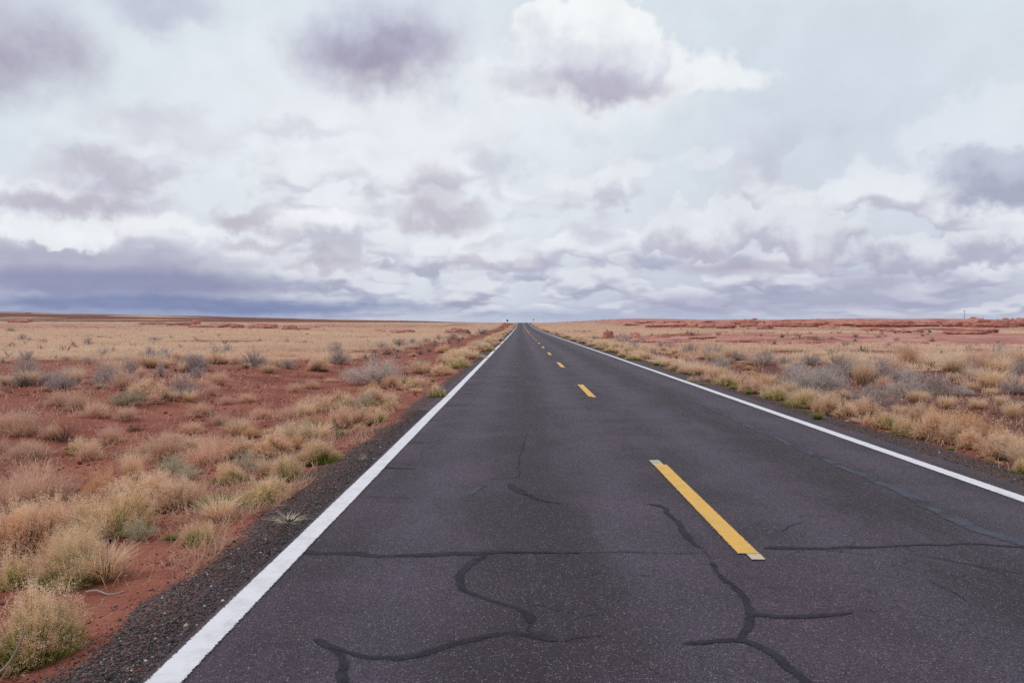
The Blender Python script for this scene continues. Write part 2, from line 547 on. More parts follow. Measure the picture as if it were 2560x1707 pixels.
def paint_mat(name, col, worn, keep=0.455):
    m, g = mat(name)
    P = g.t.nodes.new('ShaderNodeNewGeometry').outputs['Position']
    n_ = g.noise(P, 70, 5, 0.75)
    edge = g.m('ABSOLUTE', g.m('SUBTRACT', g.attr('across'), 0.5))
    e2 = g.m('ADD', edge, g.m('MULTIPLY', g.m('SUBTRACT', n_, 0.5), 0.30))
    hole = g.m('MAXIMUM', g.step(g.noise(P, 150, 3, 0.7), 0.66, 0.74, 0, 0.8), g.step(g.noise(P, 34, 5, 0.8), 0.66, 0.72, 0, 0.75))
    a_ = g.m('MAXIMUM', g.step(e2, keep - 0.02, keep + 0.02), hole)
    c_ = g.mix(g.step(g.noise(P, 5, 5, 0.7), 0.4, 0.75, 0, 0.8), col, worn)
    c_ = g.mix(g.step(g.noise(P, 240, 2, 0.7), 0.50, 0.8, 0, 0.5), c_, worn)
    sh = g.n('ShaderNodeMixShader', a_, g.bsdf(c_, 0.6, 0.35, g.bump(g.noise(P, 200, 2), 0.4, 0.003)), g.n('ShaderNodeBsdfTransparent'))
    g.out(sh)
    return m


M['white'] = paint_mat('white_road_paint', (0.80, 0.77, 0.79), (0.60, 0.55, 0.55), 0.44)
M['yellow'] = paint_mat('yellow_road_paint', (0.80, 0.445, 0.075), (0.60, 0.36, 0.12), 0.43)
M['oldpaint'] = paint_mat('faded_cream_paint', (0.66, 0.54, 0.37), (0.26, 0.21, 0.18), 0.36)

m, g = mat('desert_ground')
P = g.t.nodes.new('ShaderNodeNewGeometry').outputs['Position']
ga, ra, va = g.attr('grass'), g.attr('rock'), g.attr('gravel')
nA = g.noise(P, 0.6, 6, 0.6)
nB = g.noise(P, 6.0, 6, 0.65)
nC = g.noise(P, 45.0, 4, 0.7)
soil = g.mix(g.step(nA, 0.35, 0.68), lin(128, 72, 59), lin(156, 94, 78))
soil = g.mix(g.attr('dark'), soil, lin(106, 66, 60))
soil = g.mix(g.step(nB, 0.5, 0.75, 0, 0.6), soil, lin(104, 60, 51))
soil = g.mix(g.step(nC, 0.58, 0.78, 0, 0.6), soil, lin(182, 120, 98))
lit = g.noise(P, 24.0, 6, 0.75, 1.5)
straw = g.mix(g.step(nB, 0.3, 0.7), lin(206, 174, 146), lin(176, 142, 118))
soil = g.mix(g.m('MULTIPLY', g.step(lit, 0.52, 0.66), g.step(nA, 0.40, 0.6, 0.15, 0.6)), soil, lin(184, 138, 112))
gcov = g.step(g.m('ADD', ga, g.m('MULTIPLY', g.m('SUBTRACT', nB, 0.5), 0.8)), 0.15, 0.75, 0, 0.9)
colr = g.mix(gcov, soil, straw)
# bare sandstone
RS = g.v('MULTIPLY', P, (0.16, 0.16, 3.0))
nr = g.noise(RS, 1.0, 7, 0.6)
rock = g.mix(g.step(nr, 0.35, 0.65), lin(168, 108, 95), lin(200, 148, 132))
rock = g.mix(g.step(g.noise(g.v('MULTIPLY', P, (0.5, 0.9, 1)), 0.7, 6, 0.7), 0.52, 0.66, 0, 0.7), rock, lin(124, 74, 66))
colr = g.mix(g.step(g.m('ADD', ra, g.m('MULTIPLY', g.m('SUBTRACT', nB, 0.5), 0.5)), 0.3, 0.6), colr, rock)
# loose dark chips of the shoulder
vc = g.voro(P, 95.0, 'Color')
vr, vg, vb = g.sep(vc)
chips = g.ramp(vr, [(0.0, lin(46, 42, 44)), (0.55, lin(84, 76, 76)), (0.85, lin(112, 98, 94)), (1.0, lin(160, 148, 140))])
chips = g.mix(g.step(vg, 0.72, 0.80, 0, 0.8), chips, lin(132, 74, 60))
gvf = g.step(g.m('ADD', va, g.m('ADD', g.m('MULTIPLY', g.m('SUBTRACT', vb, 0.5), 0.55), g.m('MULTIPLY', g.m('SUBTRACT', nB, 0.5), 0.7))), 0.40, 0.60)
colr = g.mix(gvf, colr, chips)
hh = g.m('ADD', g.m('MULTIPLY', nC, 0.5), g.m('MULTIPLY', g.m('MULTIPLY', vr, gvf), 0.7))
g.out(g.bsdf(colr, 0.95, 0.12, g.bump(hh, 0.7, 0.02)))
M['ground'] = m

m, g = mat('red_sandstone')
P = g.t.nodes.new('ShaderNodeNewGeometry').outputs['Position']
lay = g.noise(g.v('MULTIPLY', P, (0.12, 0.12, 3.2)), 1.0, 6, 0.6)
c_ = g.mix(g.step(lay, 0.35, 0.62), lin(166, 104, 92), lin(206, 148, 133))
c_ = g.mix(g.step(g.noise(P, 0.55, 6, 0.65), 0.50, 0.70, 0, 0.5), c_, lin(124, 72, 64))
g.out(g.bsdf(c_, 0.95, 0.1, g.bump(g.noise(P, 3.0, 6, 0.7), 0.8, 0.15)))
M['rock'] = m


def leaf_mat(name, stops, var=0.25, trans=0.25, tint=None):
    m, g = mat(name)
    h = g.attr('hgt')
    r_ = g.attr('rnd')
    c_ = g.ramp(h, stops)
    oi = g.t.nodes.new('ShaderNodeObjectInfo').outputs['Random']
    k_ = g.m('ADD', g.m('MULTIPLY', r_, var * 2), 1 - var)
    k_ = g.m('MULTIPLY', k_, g.m('ADD', g.m('MULTIPLY', oi, 0.22), 0.89))
    c_ = g.mix(1.0, c_, g.n('ShaderNodeCombineColor', k_, k_, k_), 'MULTIPLY')
    if tint:
        c_ = g.mix(g.step(r_, 0.35, 0.9, 0, 0.6), c_, tint)
    d_ = g.n('ShaderNodeBsdfDiffuse', c_)
    t_ = g.n('ShaderNodeBsdfTranslucent', c_)
    g.out(g.n('ShaderNodeMixShader', trans, d_, t_))
    return m


M['stem_green'] = leaf_mat('green_to_tan_stems', [(0, lin(96, 78, 62)), (0.12, lin(122, 128, 58)), (0.3, lin(152, 160, 76)), (0.55, lin(212, 188, 140)), (1, lin(244, 214, 178))], 0.2, 0.5)  # darkest stop at the foot is contact shadow painted into the stem colour
M['stem_tan'] = leaf_mat('tan_stems', [(0, lin(100, 78, 64)), (0.15, lin(146, 112, 90)), (0.5, lin(214, 174, 144)), (1, lin(242, 208, 178))], 0.2, 0.5)  # dark foot again: contact shadow put into the colour
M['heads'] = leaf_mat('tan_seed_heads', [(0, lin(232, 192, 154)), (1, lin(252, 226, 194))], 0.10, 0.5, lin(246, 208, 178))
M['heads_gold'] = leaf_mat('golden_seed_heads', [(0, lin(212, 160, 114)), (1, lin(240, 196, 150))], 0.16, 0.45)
M['twig'] = leaf_mat('grey_twigs', [(0, lin(84, 70, 68)), (0.6, lin(180, 162, 158)), (1, lin(222, 204, 194))], 0.25, 0.3)  # dark lowest stop paints the shade inside and under the shrub
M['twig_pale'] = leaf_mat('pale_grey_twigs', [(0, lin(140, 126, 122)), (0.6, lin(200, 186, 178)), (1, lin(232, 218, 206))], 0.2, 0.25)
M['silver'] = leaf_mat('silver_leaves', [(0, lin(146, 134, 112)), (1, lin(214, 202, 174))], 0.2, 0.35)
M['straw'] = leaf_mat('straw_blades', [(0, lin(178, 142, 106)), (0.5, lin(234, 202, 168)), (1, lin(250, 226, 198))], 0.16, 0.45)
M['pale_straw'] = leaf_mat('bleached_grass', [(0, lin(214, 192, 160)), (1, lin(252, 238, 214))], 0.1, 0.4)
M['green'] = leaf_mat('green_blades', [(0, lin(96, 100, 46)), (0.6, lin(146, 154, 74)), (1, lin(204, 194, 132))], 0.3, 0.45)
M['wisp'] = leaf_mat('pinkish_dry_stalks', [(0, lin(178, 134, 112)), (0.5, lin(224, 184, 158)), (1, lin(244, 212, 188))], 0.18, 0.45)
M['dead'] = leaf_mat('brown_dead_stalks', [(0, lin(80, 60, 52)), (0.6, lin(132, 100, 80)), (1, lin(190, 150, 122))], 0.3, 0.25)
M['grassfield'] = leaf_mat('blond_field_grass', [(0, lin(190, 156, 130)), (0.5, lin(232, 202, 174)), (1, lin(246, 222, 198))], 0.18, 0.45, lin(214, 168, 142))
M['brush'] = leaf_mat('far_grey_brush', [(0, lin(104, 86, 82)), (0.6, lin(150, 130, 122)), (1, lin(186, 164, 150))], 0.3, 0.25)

m, g = mat('shoulder_pebbles')
r_ = g.attr('rnd')
g.out(g.bsdf(g.ramp(r_, [(0, lin(44, 40, 42)), (0.55, lin(90, 82, 81)), (0.84, lin(116, 104, 99)), (0.90, lin(122, 80, 68)), (0.96, lin(140, 88, 72)), (1, lin(206, 196, 186))]), 0.85, 0.3))
M['pebble'] = m
m, g = mat('soil_crust')
g.out(g.bsdf(g.ramp(g.attr('rnd'), [(0, lin(96, 54, 46)), (0.6, lin(146, 84, 70)), (1, lin(184, 122, 102))]), 0.95, 0.1))
M['clod'] = m


def plain(name, c_, rough=0.6, spec=0.3, metal=0.0):
    m, g = mat(name)
    P = g.t.nodes.new('ShaderNodeNewGeometry').outputs['Position']
    cc = g.mix(g.step(g.noise(P, 9, 4, 0.6), 0.4, 0.7, 0, 0.25), c_, tuple(x * 0.7 for x in c_[:3]) + (1,))
    sh = g.bsdf(cc, rough, spec)
    g.t.nodes[-1].inputs['Metallic'].default_value = metal
    g.out(sh)
    return m


M['signpost'] = plain('galvanised_post', lin(120, 118, 118), 0.6)
M['signback'] = plain('dark_sign_back', lin(62, 56, 62), 0.6)
M['orange'] = plain('amber_sign_face', lin(236, 150, 26), 0.5)
M['yellowsign'] = plain('yellow_sign_face', lin(206, 150, 40), 0.5)
M['wood'] = plain('weathered_pole_wood', lin(112, 92, 88), 0.9)
M['stick'] = plain('bleached_stick', lin(168, 152, 144), 0.9)
M['whitebit'] = plain('pale_litter', lin(214, 204, 196), 0.8)

# ------------------------------------------------------------------ ground sheet
af = np.radians(np.linspace(-48, 48, 330))
ab = np.radians(np.linspace(48, 312, 90))[1:-1]
ang = np.concatenate([af, ab])
rad = np.concatenate([np.geomspace(0.7, 40, 190), np.geomspace(40, 7000, 190)[1:]])
AA, RR = np.meshgrid(ang, rad)
X = RR * np.sin(AA)
Y = RR * np.cos(AA)
Z = terrain(X, Y)
na, nr = len(ang), len(rad)
V = np.stack([X, Y, Z], -1).reshape(-1, 3)
i = np.arange(nr - 1)[:, None] * na
j = np.arange(na)[None, :]
j2 = (j + 1) % na
F = np.stack([i + j, i + j2, i + na + j2, i + na + j], -1).reshape(-1, 4)
F = F[:, ::-1]
gm, rm, vm = masks(X, Y)
dkm = np.clip(sst(X, 6.3, 7.5) * (1 - sst(Y, 30, 60)) + 0.7 * sst(Y, 420, 560) * (X < 0), 0, 1)
V = np.vstack([V, [[0, 0, -0.06]]])
me = mesh_np('ground', V, F, M['ground'], {'dark': np.append(dkm.ravel(), 0), 'grass': np.append(gm.ravel(), 0), 'rock': np.append(rm.ravel(), 0), 'gravel': np.append(vm.ravel(), 0)}, True)
ground = link('ground', me, kind='structure')

# ------------------------------------------------------------------ road
ys = np.concatenate([np.arange(-60, 0, 4.0), np.arange(0, 30, 1.0), np.arange(30, 700, 4.0)])
jl = (fbm(ys * 1.3, ys * 0, 5, 3) - 0.5) * 0.16
jr = (fbm(ys * 1.3, ys * 0 + 9, 6, 3) - 0.5) * 0.12
ysf = np.concatenate([np.arange(-60, 0, 2.0), np.arange(0, 40, 0.12), np.arange(40, 700, 2.0)])
jl = (fbm(ysf * 2.1, ysf * 0, 5, 4) - 0.5) * 0.20
jr = (fbm(ysf * 2.1, ysf * 0 + 9, 6, 4) - 0.5) * 0.12
zz = road_z(ysf)
rows = [np.stack([PAVE_L + jl - 0.05, ysf, zz - 0.16], -1), np.stack([PAVE_L + jl, ysf, zz - 0.006], -1), np.stack([PAVE_L + jl + 0.03, ysf, zz], -1)]
for xx in np.linspace(-1.5, 5.2, 5):
    rows.append(np.stack([np.full_like(ysf, xx), ysf, zz], -1))
rows += [np.stack([PAVE_R + jr - 0.03, ysf, zz], -1), np.stack([PAVE_R + jr, ysf, zz - 0.012], -1), np.stack([PAVE_R + jr + 0.05, ysf, zz - 0.18], -1)]
V = np.stack(rows, 1)
ny, nx = V.shape[:2]
i = np.arange(ny - 1)[:, None] * nx
j = np.arange(nx - 1)[None, :]
F = np.stack([i + j, i + j + 1, i + nx + j + 1, i + nx + j], -1).reshape(-1, 4)
road = link('road', mesh_np('road', V.reshape(-1, 3), F, M['asphalt']), kind='structure')


def strip_mesh(name, pts, hw, m, dz, parent, ends=0.0):
    """a flat ribbon laid on the road along pts (x, y), half-widths hw"""
    pts = np.asarray(pts, float)
    hw = np.broadcast_to(np.asarray(hw, float), (len(pts),))
    t = np.gradient(pts, axis=0)
    t /= np.linalg.norm(t, axis=1)[:, None] + 1e-9
    nrm = np.stack([-t[:, 1], t[:, 0]], -1)
    Vs = []
    for k_, a in enumerate((-1.0, 0.0, 1.0)):
        q = pts + nrm * (hw * a)[:, None]
        Vs.append(np.column_stack([q, road_z(q[:, 1]) + dz]))
    V = np.stack(Vs, 1)
    n = len(pts)
    i = np.arange(n - 1)[:, None] * 3
    j = np.arange(2)[None, :]
    F = np.stack([i + j, i + 3 + j, i + 3 + j + 1, i + j + 1], -1).reshape(-1, 4)
    ac = np.tile([0.0, 0.5, 1.0], n)
    if ends:
        pass
    return link(name, mesh_np(name, V.reshape(-1, 3), F, m, {'across': ac}), parent)


yl = np.concatenate([np.arange(-60, 0, 4.0), np.arange(0, 60, 0.5), np.arange(60, 620, 4.0)])
wl = 0.100 + (fbm(yl / 2.0, yl * 0, 77, 3) - 0.5) * 0.012
strip_mesh('edge_line', np.column_stack([np.full_like(yl, LINE_L) + (fbm(yl / 6, yl * 0, 78, 2) - .5) * .03, yl]), wl, M['white'], 0.008, road)
strip_mesh('edge_line', np.column_stack([np.full_like(yl, LINE_R) + (fbm(yl / 6, yl * 0, 79, 2) - .5) * .03, yl]), wl, M['white'], 0.008, road)
# centre dashes every 12.2 m, cream tips of an older coat showing at both ends
y0 = at(1887, 1385, True)[1]
for kk in range(-5, 11):
    a = y0 + 12.2 * kk
    if kk >= 0 and a > 132:
        break
    yy = np.linspace(a, a + 3.55, 10)
    strip_mesh('centre_dash', np.column_stack([np.full_like(yy, CEN + 0.09), yy]), 0.097, M['yellow'], 0.009, road)
    if kk >= 0 and kk < 3:
        if kk != 1:
            yy = np.linspace(a + 3.552, a + 3.86, 4)
            strip_mesh('faded_dash_end', np.column_stack([np.full_like(yy, CEN + 0.07), yy]), 0.092, M['oldpaint'], 0.0075, road)
        yy = np.linspace(a - 0.14, a - 0.002, 4)
        strip_mesh('faded_dash_end', np.column_stack([np.full_like(yy, CEN + 0.125), yy]), 0.075, M['oldpaint'], 0.0075, road)
yy = np.arange(142, 620, 4.0)
strip_mesh('no_passing_line', np.column_stack([np.full_like(yy, CEN + 0.09), yy]), 0.075, M['yellow'], 0.009, road)

Z2 = (600, 750, 3.357)
Z3 = (1200, 770, 3.357)
Z4 = (1860, 770, 3.357)
Z1 = (0, 750, 3.357)
Z5 = (0, 1100, 2.583)
Z6 = (700, 1100, 2.583)
Z7 = (1600, 1100, 2.45)
ZL = (400, 1000, 3.92)
PX = (0, 0, 1.0)


def zp(zoom, x, y):
    return zoom[0] + x / zoom[2], zoom[1] + y / zoom[2]


def seal(name, zoom, pts, hw, m, dz):
    q = np.array([at(*zp(zoom, *p), road=True)[:2] for p in pts])
    # smooth and roughen
    d_ = np.r_[0, np.cumsum(np.linalg.norm(np.diff(q, axis=0), axis=1))]
    n = max(int(d_[-1] / 0.05), 6)
    s_ = np.linspace(0, d_[-1], n)
    hwv = np.interp(s_, d_, np.broadcast_to(np.asarray(hw, float), (len(pts),))) * (0.80 if m is T else 1.0)
    qq = np.column_stack([np.interp(s_, d_, q[:, 0]), np.interp(s_, d_, q[:, 1])])
    for _ in range(6):
        qq[1:-1] = (qq[:-2] + qq[1:-1] * 2 + qq[2:]) / 4
    sd_ = rng.uniform(0, 99)
    qq[:, 0] += (fbm(s_ * 4, s_ * 0 + sd_, 3, 3) - 0.5) * 0.09
    qq[:, 1] += (fbm(s_ * 4, s_ * 0 + sd_ + 5, 4, 3) - 0.5) * 0.09
    hwv = hwv * (0.55 + 0.9 * fbm(s_ * 5, s_ * 0 + sd_, 8, 3))
    e_ = np.minimum(s_, d_[-1] - s_)
    hwv = hwv * np.clip(0.35 + e_ / 0.10, 0.35, 1)
    strip_mesh(name, qq, hwv, m, dz, road)


T, TB, CK = M['tar'], M['tar_blue'], M['crack']
seals = [
    (PX, [(653, 1376), (760, 1379), (900, 1386), (1000, 1389), (1160, 1385), (1300, 1381), (1450, 1382)], [.03, .06, .06, .07, .07, .04, .02], T),
    (Z6, [(1310, 745), (1230, 800), (1140, 860), (1150, 920), (1230, 985), (1330, 1030), (1440, 1050), (1560, 1090), (1630, 1130), (1625, 1185)], [.05, .05, .05, .045, .04, .035, .03, .035, .05, .05], T),
    (Z6, [(250, 1285), (380, 1330), (500, 1395), (600, 1430), (800, 1408), (1050, 1340), (1250, 1280), (1450, 1238), (1600, 1245), (1700, 1280), (1780, 1290)], [.035, .025, .04, .045, .045, .045, .04, .035, .045, .07, .05], T),
    (Z6, [(250, 1285), (330, 1345), (400, 1400), (410, 1500), (410, 1690)], [.03, .035, .04, .04, .04], T),
    (Z6, [(1480, 280), (1560, 330), (1640, 380), (1750, 405), (1860, 412)], [.05, .07, .06, .03, .015], T),
    (Z6, [(1240, 355), (1270, 320), (1320, 285)], [.05, .06, .04], TB),
    (Z3, [(1600, 715), (1870, 820), (2100, 915), (2340, 1035), (2560, 1130), (2900, 1260)], [.04, .05, .06, .07, .06, .07], TB),
    (Z7, [(1030, 75), (1250, 170), (1480, 260), (1650, 340), (1850, 450), (2100, 560), (2400, 650)], [.07, .08, .09, .10, .11, .12, .12], TB),
    (Z7, [(760, 665), (1000, 661), (1250, 665), (1500, 650), (1750, 637), (2100, 637), (2400, 660)], [.05, .05, .05, .03, .025, .03, .02], T),
    (Z7, [(430, 740), (490, 830), (600, 910), (660, 980), (690, 1070)], [.03, .03, .045, .04, .04], T),
    (Z7, [(660, 1060), (740, 1075), (850, 1084), (1100, 1080), (1320, 1055)], [.035, .04, .035, .035, .02], T),
    (Z7, [(690, 1040), (665, 1090), (645, 1150), (640, 1235)], [.03, .04, .035, .04], T),
    (Z7, [(280, 1250), (400, 1230), (640, 1215), (700, 1230), (800, 1290), (930, 1380), (1000, 1450), (1060, 1560)], [.03, .04, .04, .045, .045, .045, .045, .045], T),
    (Z7, [(40, 390), (130, 395), (200, 470), (260, 560), (330, 640), (385, 662)], [.04, .04, .05, .05, .04, .03], T),
    (Z2, [(1460, 1010), (1560, 1008), (1700, 1010)], [.03, .04, .02], T),
    (Z2, [(1230, 1190), (1450, 1195), (1700, 1198)], [.02, .035, .015], T),
    (Z2, [(1020, 1405), (1230, 1408), (1480, 1415)], [.02, .045, .02], T),
    (Z2, [(1890, 712), (2030, 712)], [.05, .02], T),
    (Z2, [(1840, 787), (1960, 787)], [.05, .02], T),
    (Z2, [(1700, 885), (1860, 886)], [.05, .02], T),
    (Z6, [(1625, 1185), (1580, 1200), (1610, 1230), (1640, 1250)], .012, T),
    (Z7, [(385, 662), (400, 700), (430, 740)], .010, T),
    (Z6, [(1450, 722), (1750, 730), (2000, 722), (2300, 724), (2500, 735), (2700, 730)], .007, CK),
    (Z6, [(1660, 1065), (1780, 1085), (1860, 1125), (1950, 1140), (2080, 1130)], .005, CK),
    (Z6, [(1790, 1288), (1950, 1280), (2120, 1260)], .005, CK),
    (Z6, [(1330, 255), (1560, 240), (1540, 180), (1560, 60), (1600, -40)], .0055, CK),
    (Z6, [(560, 370), (700, 365), (860, 380)], .005, CK),
    (Z7, [(1770, 860), (1850, 910), (1970, 935), (2000, 990)], .0055, CK),
    (Z7, [(1640, 690), (1900, 740), (2350, 825)], .007, CK),
    (Z7, [(150, 1450), (60, 1400), (-60, 1330)], .005, CK),
    (Z7, [(850, 560), (920, 530), (1000, 500)], .005, CK),
]
for kk, (zm, pts, hw, mm) in enumerate(seals):
    seal('hairline_crack' if mm is CK else 'crack_seal', zm, pts, hw, mm, 0.0032 + 0.00012 * kk)


# ------------------------------------------------------------------ plant builders (unit size: 1 m wide, 1 m tall before scaling)
class Bag:
    def __init__(s):
        s.V, s.F, s.H, s.R, s.n = [], [], [], [], 0

    def add(s, V, F, H, Rn):
        s.V.append(V)
        s.F.append(F + s.n)
        s.H.append(H)
        s.R.append(Rn)
        s.n += len(V)

    def mesh(s, name, m):
        return mesh_np(name, np.concatenate(s.V), np.concatenate(s.F), m, {'hgt': np.concatenate(s.H), 'rnd': np.concatenate(s.R)})


def blades(bag, P0, P1, P2, w, h0, h1, h2, r=None):
    """bent tapering blades through three points each"""
    n = len(P0)
    a = rng.uniform(0, 2 * np.pi, n)
    S = np.stack([np.cos(a), np.sin(a), np.zeros(n)], -1) * np.broadcast_to(np.asarray(w, float).reshape(-1, 1), (n, 1))
    V = np.stack([P0 - S * .5, P0 + S * .5, P1 - S * .42, P1 + S * .42, P2], 1).reshape(-1, 3)
    b = np.arange(n)[:, None] * 5
    F = (b[:, :, None] + np.array([[[0, 1, 3], [0, 3, 2], [2, 3, 4]]])).reshape(-1, 3)
    H = np.stack([np.broadcast_to(h0, (n,)), np.broadcast_to(h0, (n,)), np.broadcast_to(h1, (n,)), np.broadcast_to(h1, (n,)), np.broadcast_to(h2, (n,))], -1).ravel()
    r = rng.random(n) if r is None else r
    bag.add(V, F, H, np.repeat(r, 5))


def spikes(bag, P0, P2, w, h0, h2, r=None):
    n = len(P0)
    a = rng.uniform(0, 2 * np.pi, n)
    S = np.stack([np.cos(a), np.sin(a), np.zeros(n)], -1) * np.broadcast_to(np.asarray(w, float).reshape(-1, 1), (n, 1))
    V = np.stack([P0 - S * .5, P0 + S * .5, P2], 1).reshape(-1, 3)
    F = np.arange(3 * n).reshape(-1, 3)
    H = np.stack([np.broadcast_to(h0, (n,)), np.broadcast_to(h0, (n,)), np.broadcast_to(h2, (n,))], -1).ravel()
    r = rng.random(n) if r is None else r
    bag.add(V, F, H, np.repeat(r, 3))


def flecks(bag, C, size, h, r=None):
    """little triangles, any way up"""
    n = len(C)
    A = rng.normal(size=(n, 3, 3))
    A /= np.linalg.norm(A, axis=2)[:, :, None]
    s_ = np.broadcast_to(np.asarray(size, float).reshape(-1, 1, 1), (n, 1, 1))
    V = (C[:, None, :] + A * s_).reshape(-1, 3)
    F = np.arange(3 * n).reshape(-1, 3)
    r = rng.random(n) if r is None else r
    bag.add(V, F, np.repeat(np.broadcast_to(h, (n,)), 3), np.repeat(r, 3))


def dome(n, lump=0.18, low=0.05, seed=0):
    th = rng.uniform(0, 2 * np.pi, n)
    cz = rng.uniform(low, 1.0, n)
    s_ = np.sqrt(1 - cz ** 2)
    l_ = 1 - lump + 2 * lump * vnoise(np.cos(th) * 2.2 + s_ * 3 + seed * 7, np.sin(th) * 2.2 + cz * 3, seed)
    return np.stack([0.5 * s_ * np.cos(th) * l_, 0.5 * s_ * np.sin(th) * l_, cz * l_], -1)


def lerp(a, b, t):
    return a + (b - a) * t


def seedhead_bush(seed, n=700, green=True, gold=False, head=6):
    """snakeweed or rabbitbrush: many upright stems ending in a haze of dry heads"""
    T_ = dome(int(n * 1.5), 0.30, 0.10, seed)
    az = np.arctan2(T_[:, 1], T_[:, 0])
    gap = vnoise(np.cos(az) * 1.7 + seed * 3.3, np.sin(az) * 1.7 + T_[:, 2] * 2.5, seed + 2)
    T_ = T_[np.argsort(-(gap + rng.uniform(0, .35, len(gap))))[:n]]          # thin or bare on some sides
    T_ = T_ * rng.uniform(0.74, 1.08, (n, 1))
    T_[:, :2] += rng.normal(0, .05, 2)
    B_ = T_ * np.array([0.30, 0.30, 0]) + rng.normal(0, 0.03, (n, 3)) * [1, 1, 0]
    Mi = lerp(B_, T_, 0.55) + np.stack([T_[:, 0] * .12, T_[:, 1] * .12, T_[:, 2] * 0.02], -1)
    st = Bag()
    blades(st, B_, Mi, T_, 0.009, 0.0, 0.42, 0.95)
    m_ = n // 3
    th = rng.uniform(0, 2 * np.pi, m_)
    rr = 0.40 * np.sqrt(rng.random(m_))
    b2 = np.stack([np.cos(th) * rr, np.sin(th) * rr, 0 * rr], -1)
    spikes(st, b2, b2 + rng.normal(0, .10, (m_, 3)) * [1, 1, 0] + np.stack([0 * rr, 0 * rr, rng.uniform(.05, .22, m_)], -1), 0.03, 0.0, 0.05)  # low dark thatch added at the foot, standing in for contact shadow
    if green:
        m_ = int(n * 0.7)
        th = rng.uniform(0, 2 * np.pi, m_)
        rr = rng.uniform(0.15, 0.50, m_)
        b2 = np.stack([np.cos(th) * rr * .8, np.sin(th) * rr * .8, 0 * rr], -1)
        t2 = np.stack([np.cos(th) * rr * 1.15, np.sin(th) * rr * 1.15, rng.uniform(.2, .55, m_) * (1 - 0.4 * rr)], -1)
        spikes(st, b2, t2, 0.016, 0.12, 0.32)
    hd = Bag()
    for q in range(head * 2):
        t_ = rng.uniform(0.78, 1.08, (n, 1))
        C = lerp(Mi, T_, t_) + rng.normal(0, 0.017, (n, 3))
        C[:, 2] = np.maximum(C[:, 2], 0.1)
        flecks(hd, C, rng.uniform(.006, .0125, n) * (1 if n > 1000 else 1.35), np.clip(C[:, 2], 0, 1))
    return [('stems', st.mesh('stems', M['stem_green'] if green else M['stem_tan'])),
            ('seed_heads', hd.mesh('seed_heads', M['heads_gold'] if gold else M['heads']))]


def twig_shrub(seed, mb=M['twig'], ml=M['twig'], limbs=30, sub=26, subsub=3, w=0.012, leafy=0, spread=1.0):
    """leafless grey shrub: limbs, twigs and twiglets"""
    br = Bag()
    T_ = dome(limbs, 0.25, 0.15, seed) * 0.9
    B_ = T_ * [0.12, 0.12, 0] + rng.normal(0, .015, (limbs, 3)) * [1, 1, 0]
    Mi = lerp(B_, T_, 0.5) + rng.normal(0, 0.03, (limbs, 3))
    Mi[:, 2] = np.abs(Mi[:, 2])
    blades(br, B_, Mi, T_, w * 1.8, 0, .3, .6)
    tw = Bag()
    L = np.repeat(np.arange(limbs), sub)
    t_ = rng.uniform(0.25, 1.0, len(L))[:, None]
    p0 = np.where(t_ < .5, lerp(B_[L], Mi[L], t_ * 2), lerp(Mi[L], T_[L], t_ * 2 - 1))
    dd = T_[L] - B_[L]
    dd /= np.linalg.norm(dd, axis=1)[:, None]
    d2 = dd + rng.normal(0, 0.55 * spread, (len(L), 3))
    d2 /= np.linalg.norm(d2, axis=1)[:, None]
    ln = rng.uniform(0.10, 0.26, len(L))[:, None]
    p2 = p0 + d2 * ln
    p2[:, 2] = np.maximum(p2[:, 2], 0.02)
    spikes(tw, p0, p2, w * .8, 0.45, 0.85)
    for q in range(subsub):
        t_ = rng.uniform(.3, 1, len(L))[:, None]
        a = lerp(p0, p2, t_)
        d3 = d2 + rng.normal(0, .7, d2.shape)
        d3 /= np.linalg.norm(d3, axis=1)[:, None]
        b = a + d3 * ln * rng.uniform(.35, .7, (len(L), 1))
        b[:, 2] = np.maximum(b[:, 2], 0.015)
        spikes(tw, a, b, w * .6, 0.6, 1.0)
        for e in range(leafy):
            flecks(tw, lerp(a, b, rng.uniform(.2, 1.05, (len(a), 1))), rng.uniform(.006, .012, len(a)), rng.uniform(.5, 1, len(a)))
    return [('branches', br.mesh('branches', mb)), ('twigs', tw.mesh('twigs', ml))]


def straw_tuft(seed, n=420, mm=M['straw'], lean=0.32, head=True, w=0.010, arch=0.10):
    b_ = Bag()
    th = rng.uniform(0, 2 * np.pi, n)
    r0 = 0.16 * np.sqrt(rng.random(n))
    B_ = np.stack([np.cos(th) * r0, np.sin(th) * r0, 0 * r0], -1)
    ou = rng.normal(lean, 0.14, n)
    th2 = th + rng.normal(0, .6, n)
    h = rng.uniform(0.45, 1.0, n) * (1 - 0.35 * np.clip(ou, 0, 1))
    T_ = B_ + np.stack([np.cos(th2) * ou, np.sin(th2) * ou, h], -1)
    Mi = lerp(B_, T_, 0.55) - np.stack([np.cos(th2) * ou * .22, np.sin(th2) * ou * .22, -h * arch], -1)
    blades(b_, B_, Mi, T_, w, 0, .5, 1.0)
    out = [('blades', b_.mesh('blades', mm))]
    if head:
        s_ = Bag()
        m_ = n // 3
        for q in range(4):
            C = lerp(Mi[:m_], T_[:m_], rng.uniform(.75, 1.05, (m_, 1))) + rng.normal(0, .008, (m_, 3))
            flecks(s_, C, rng.uniform(.006, .014, m_), 0.9)
        out.append(('seed_heads', s_.mesh('seed_heads', mm)))
    return out


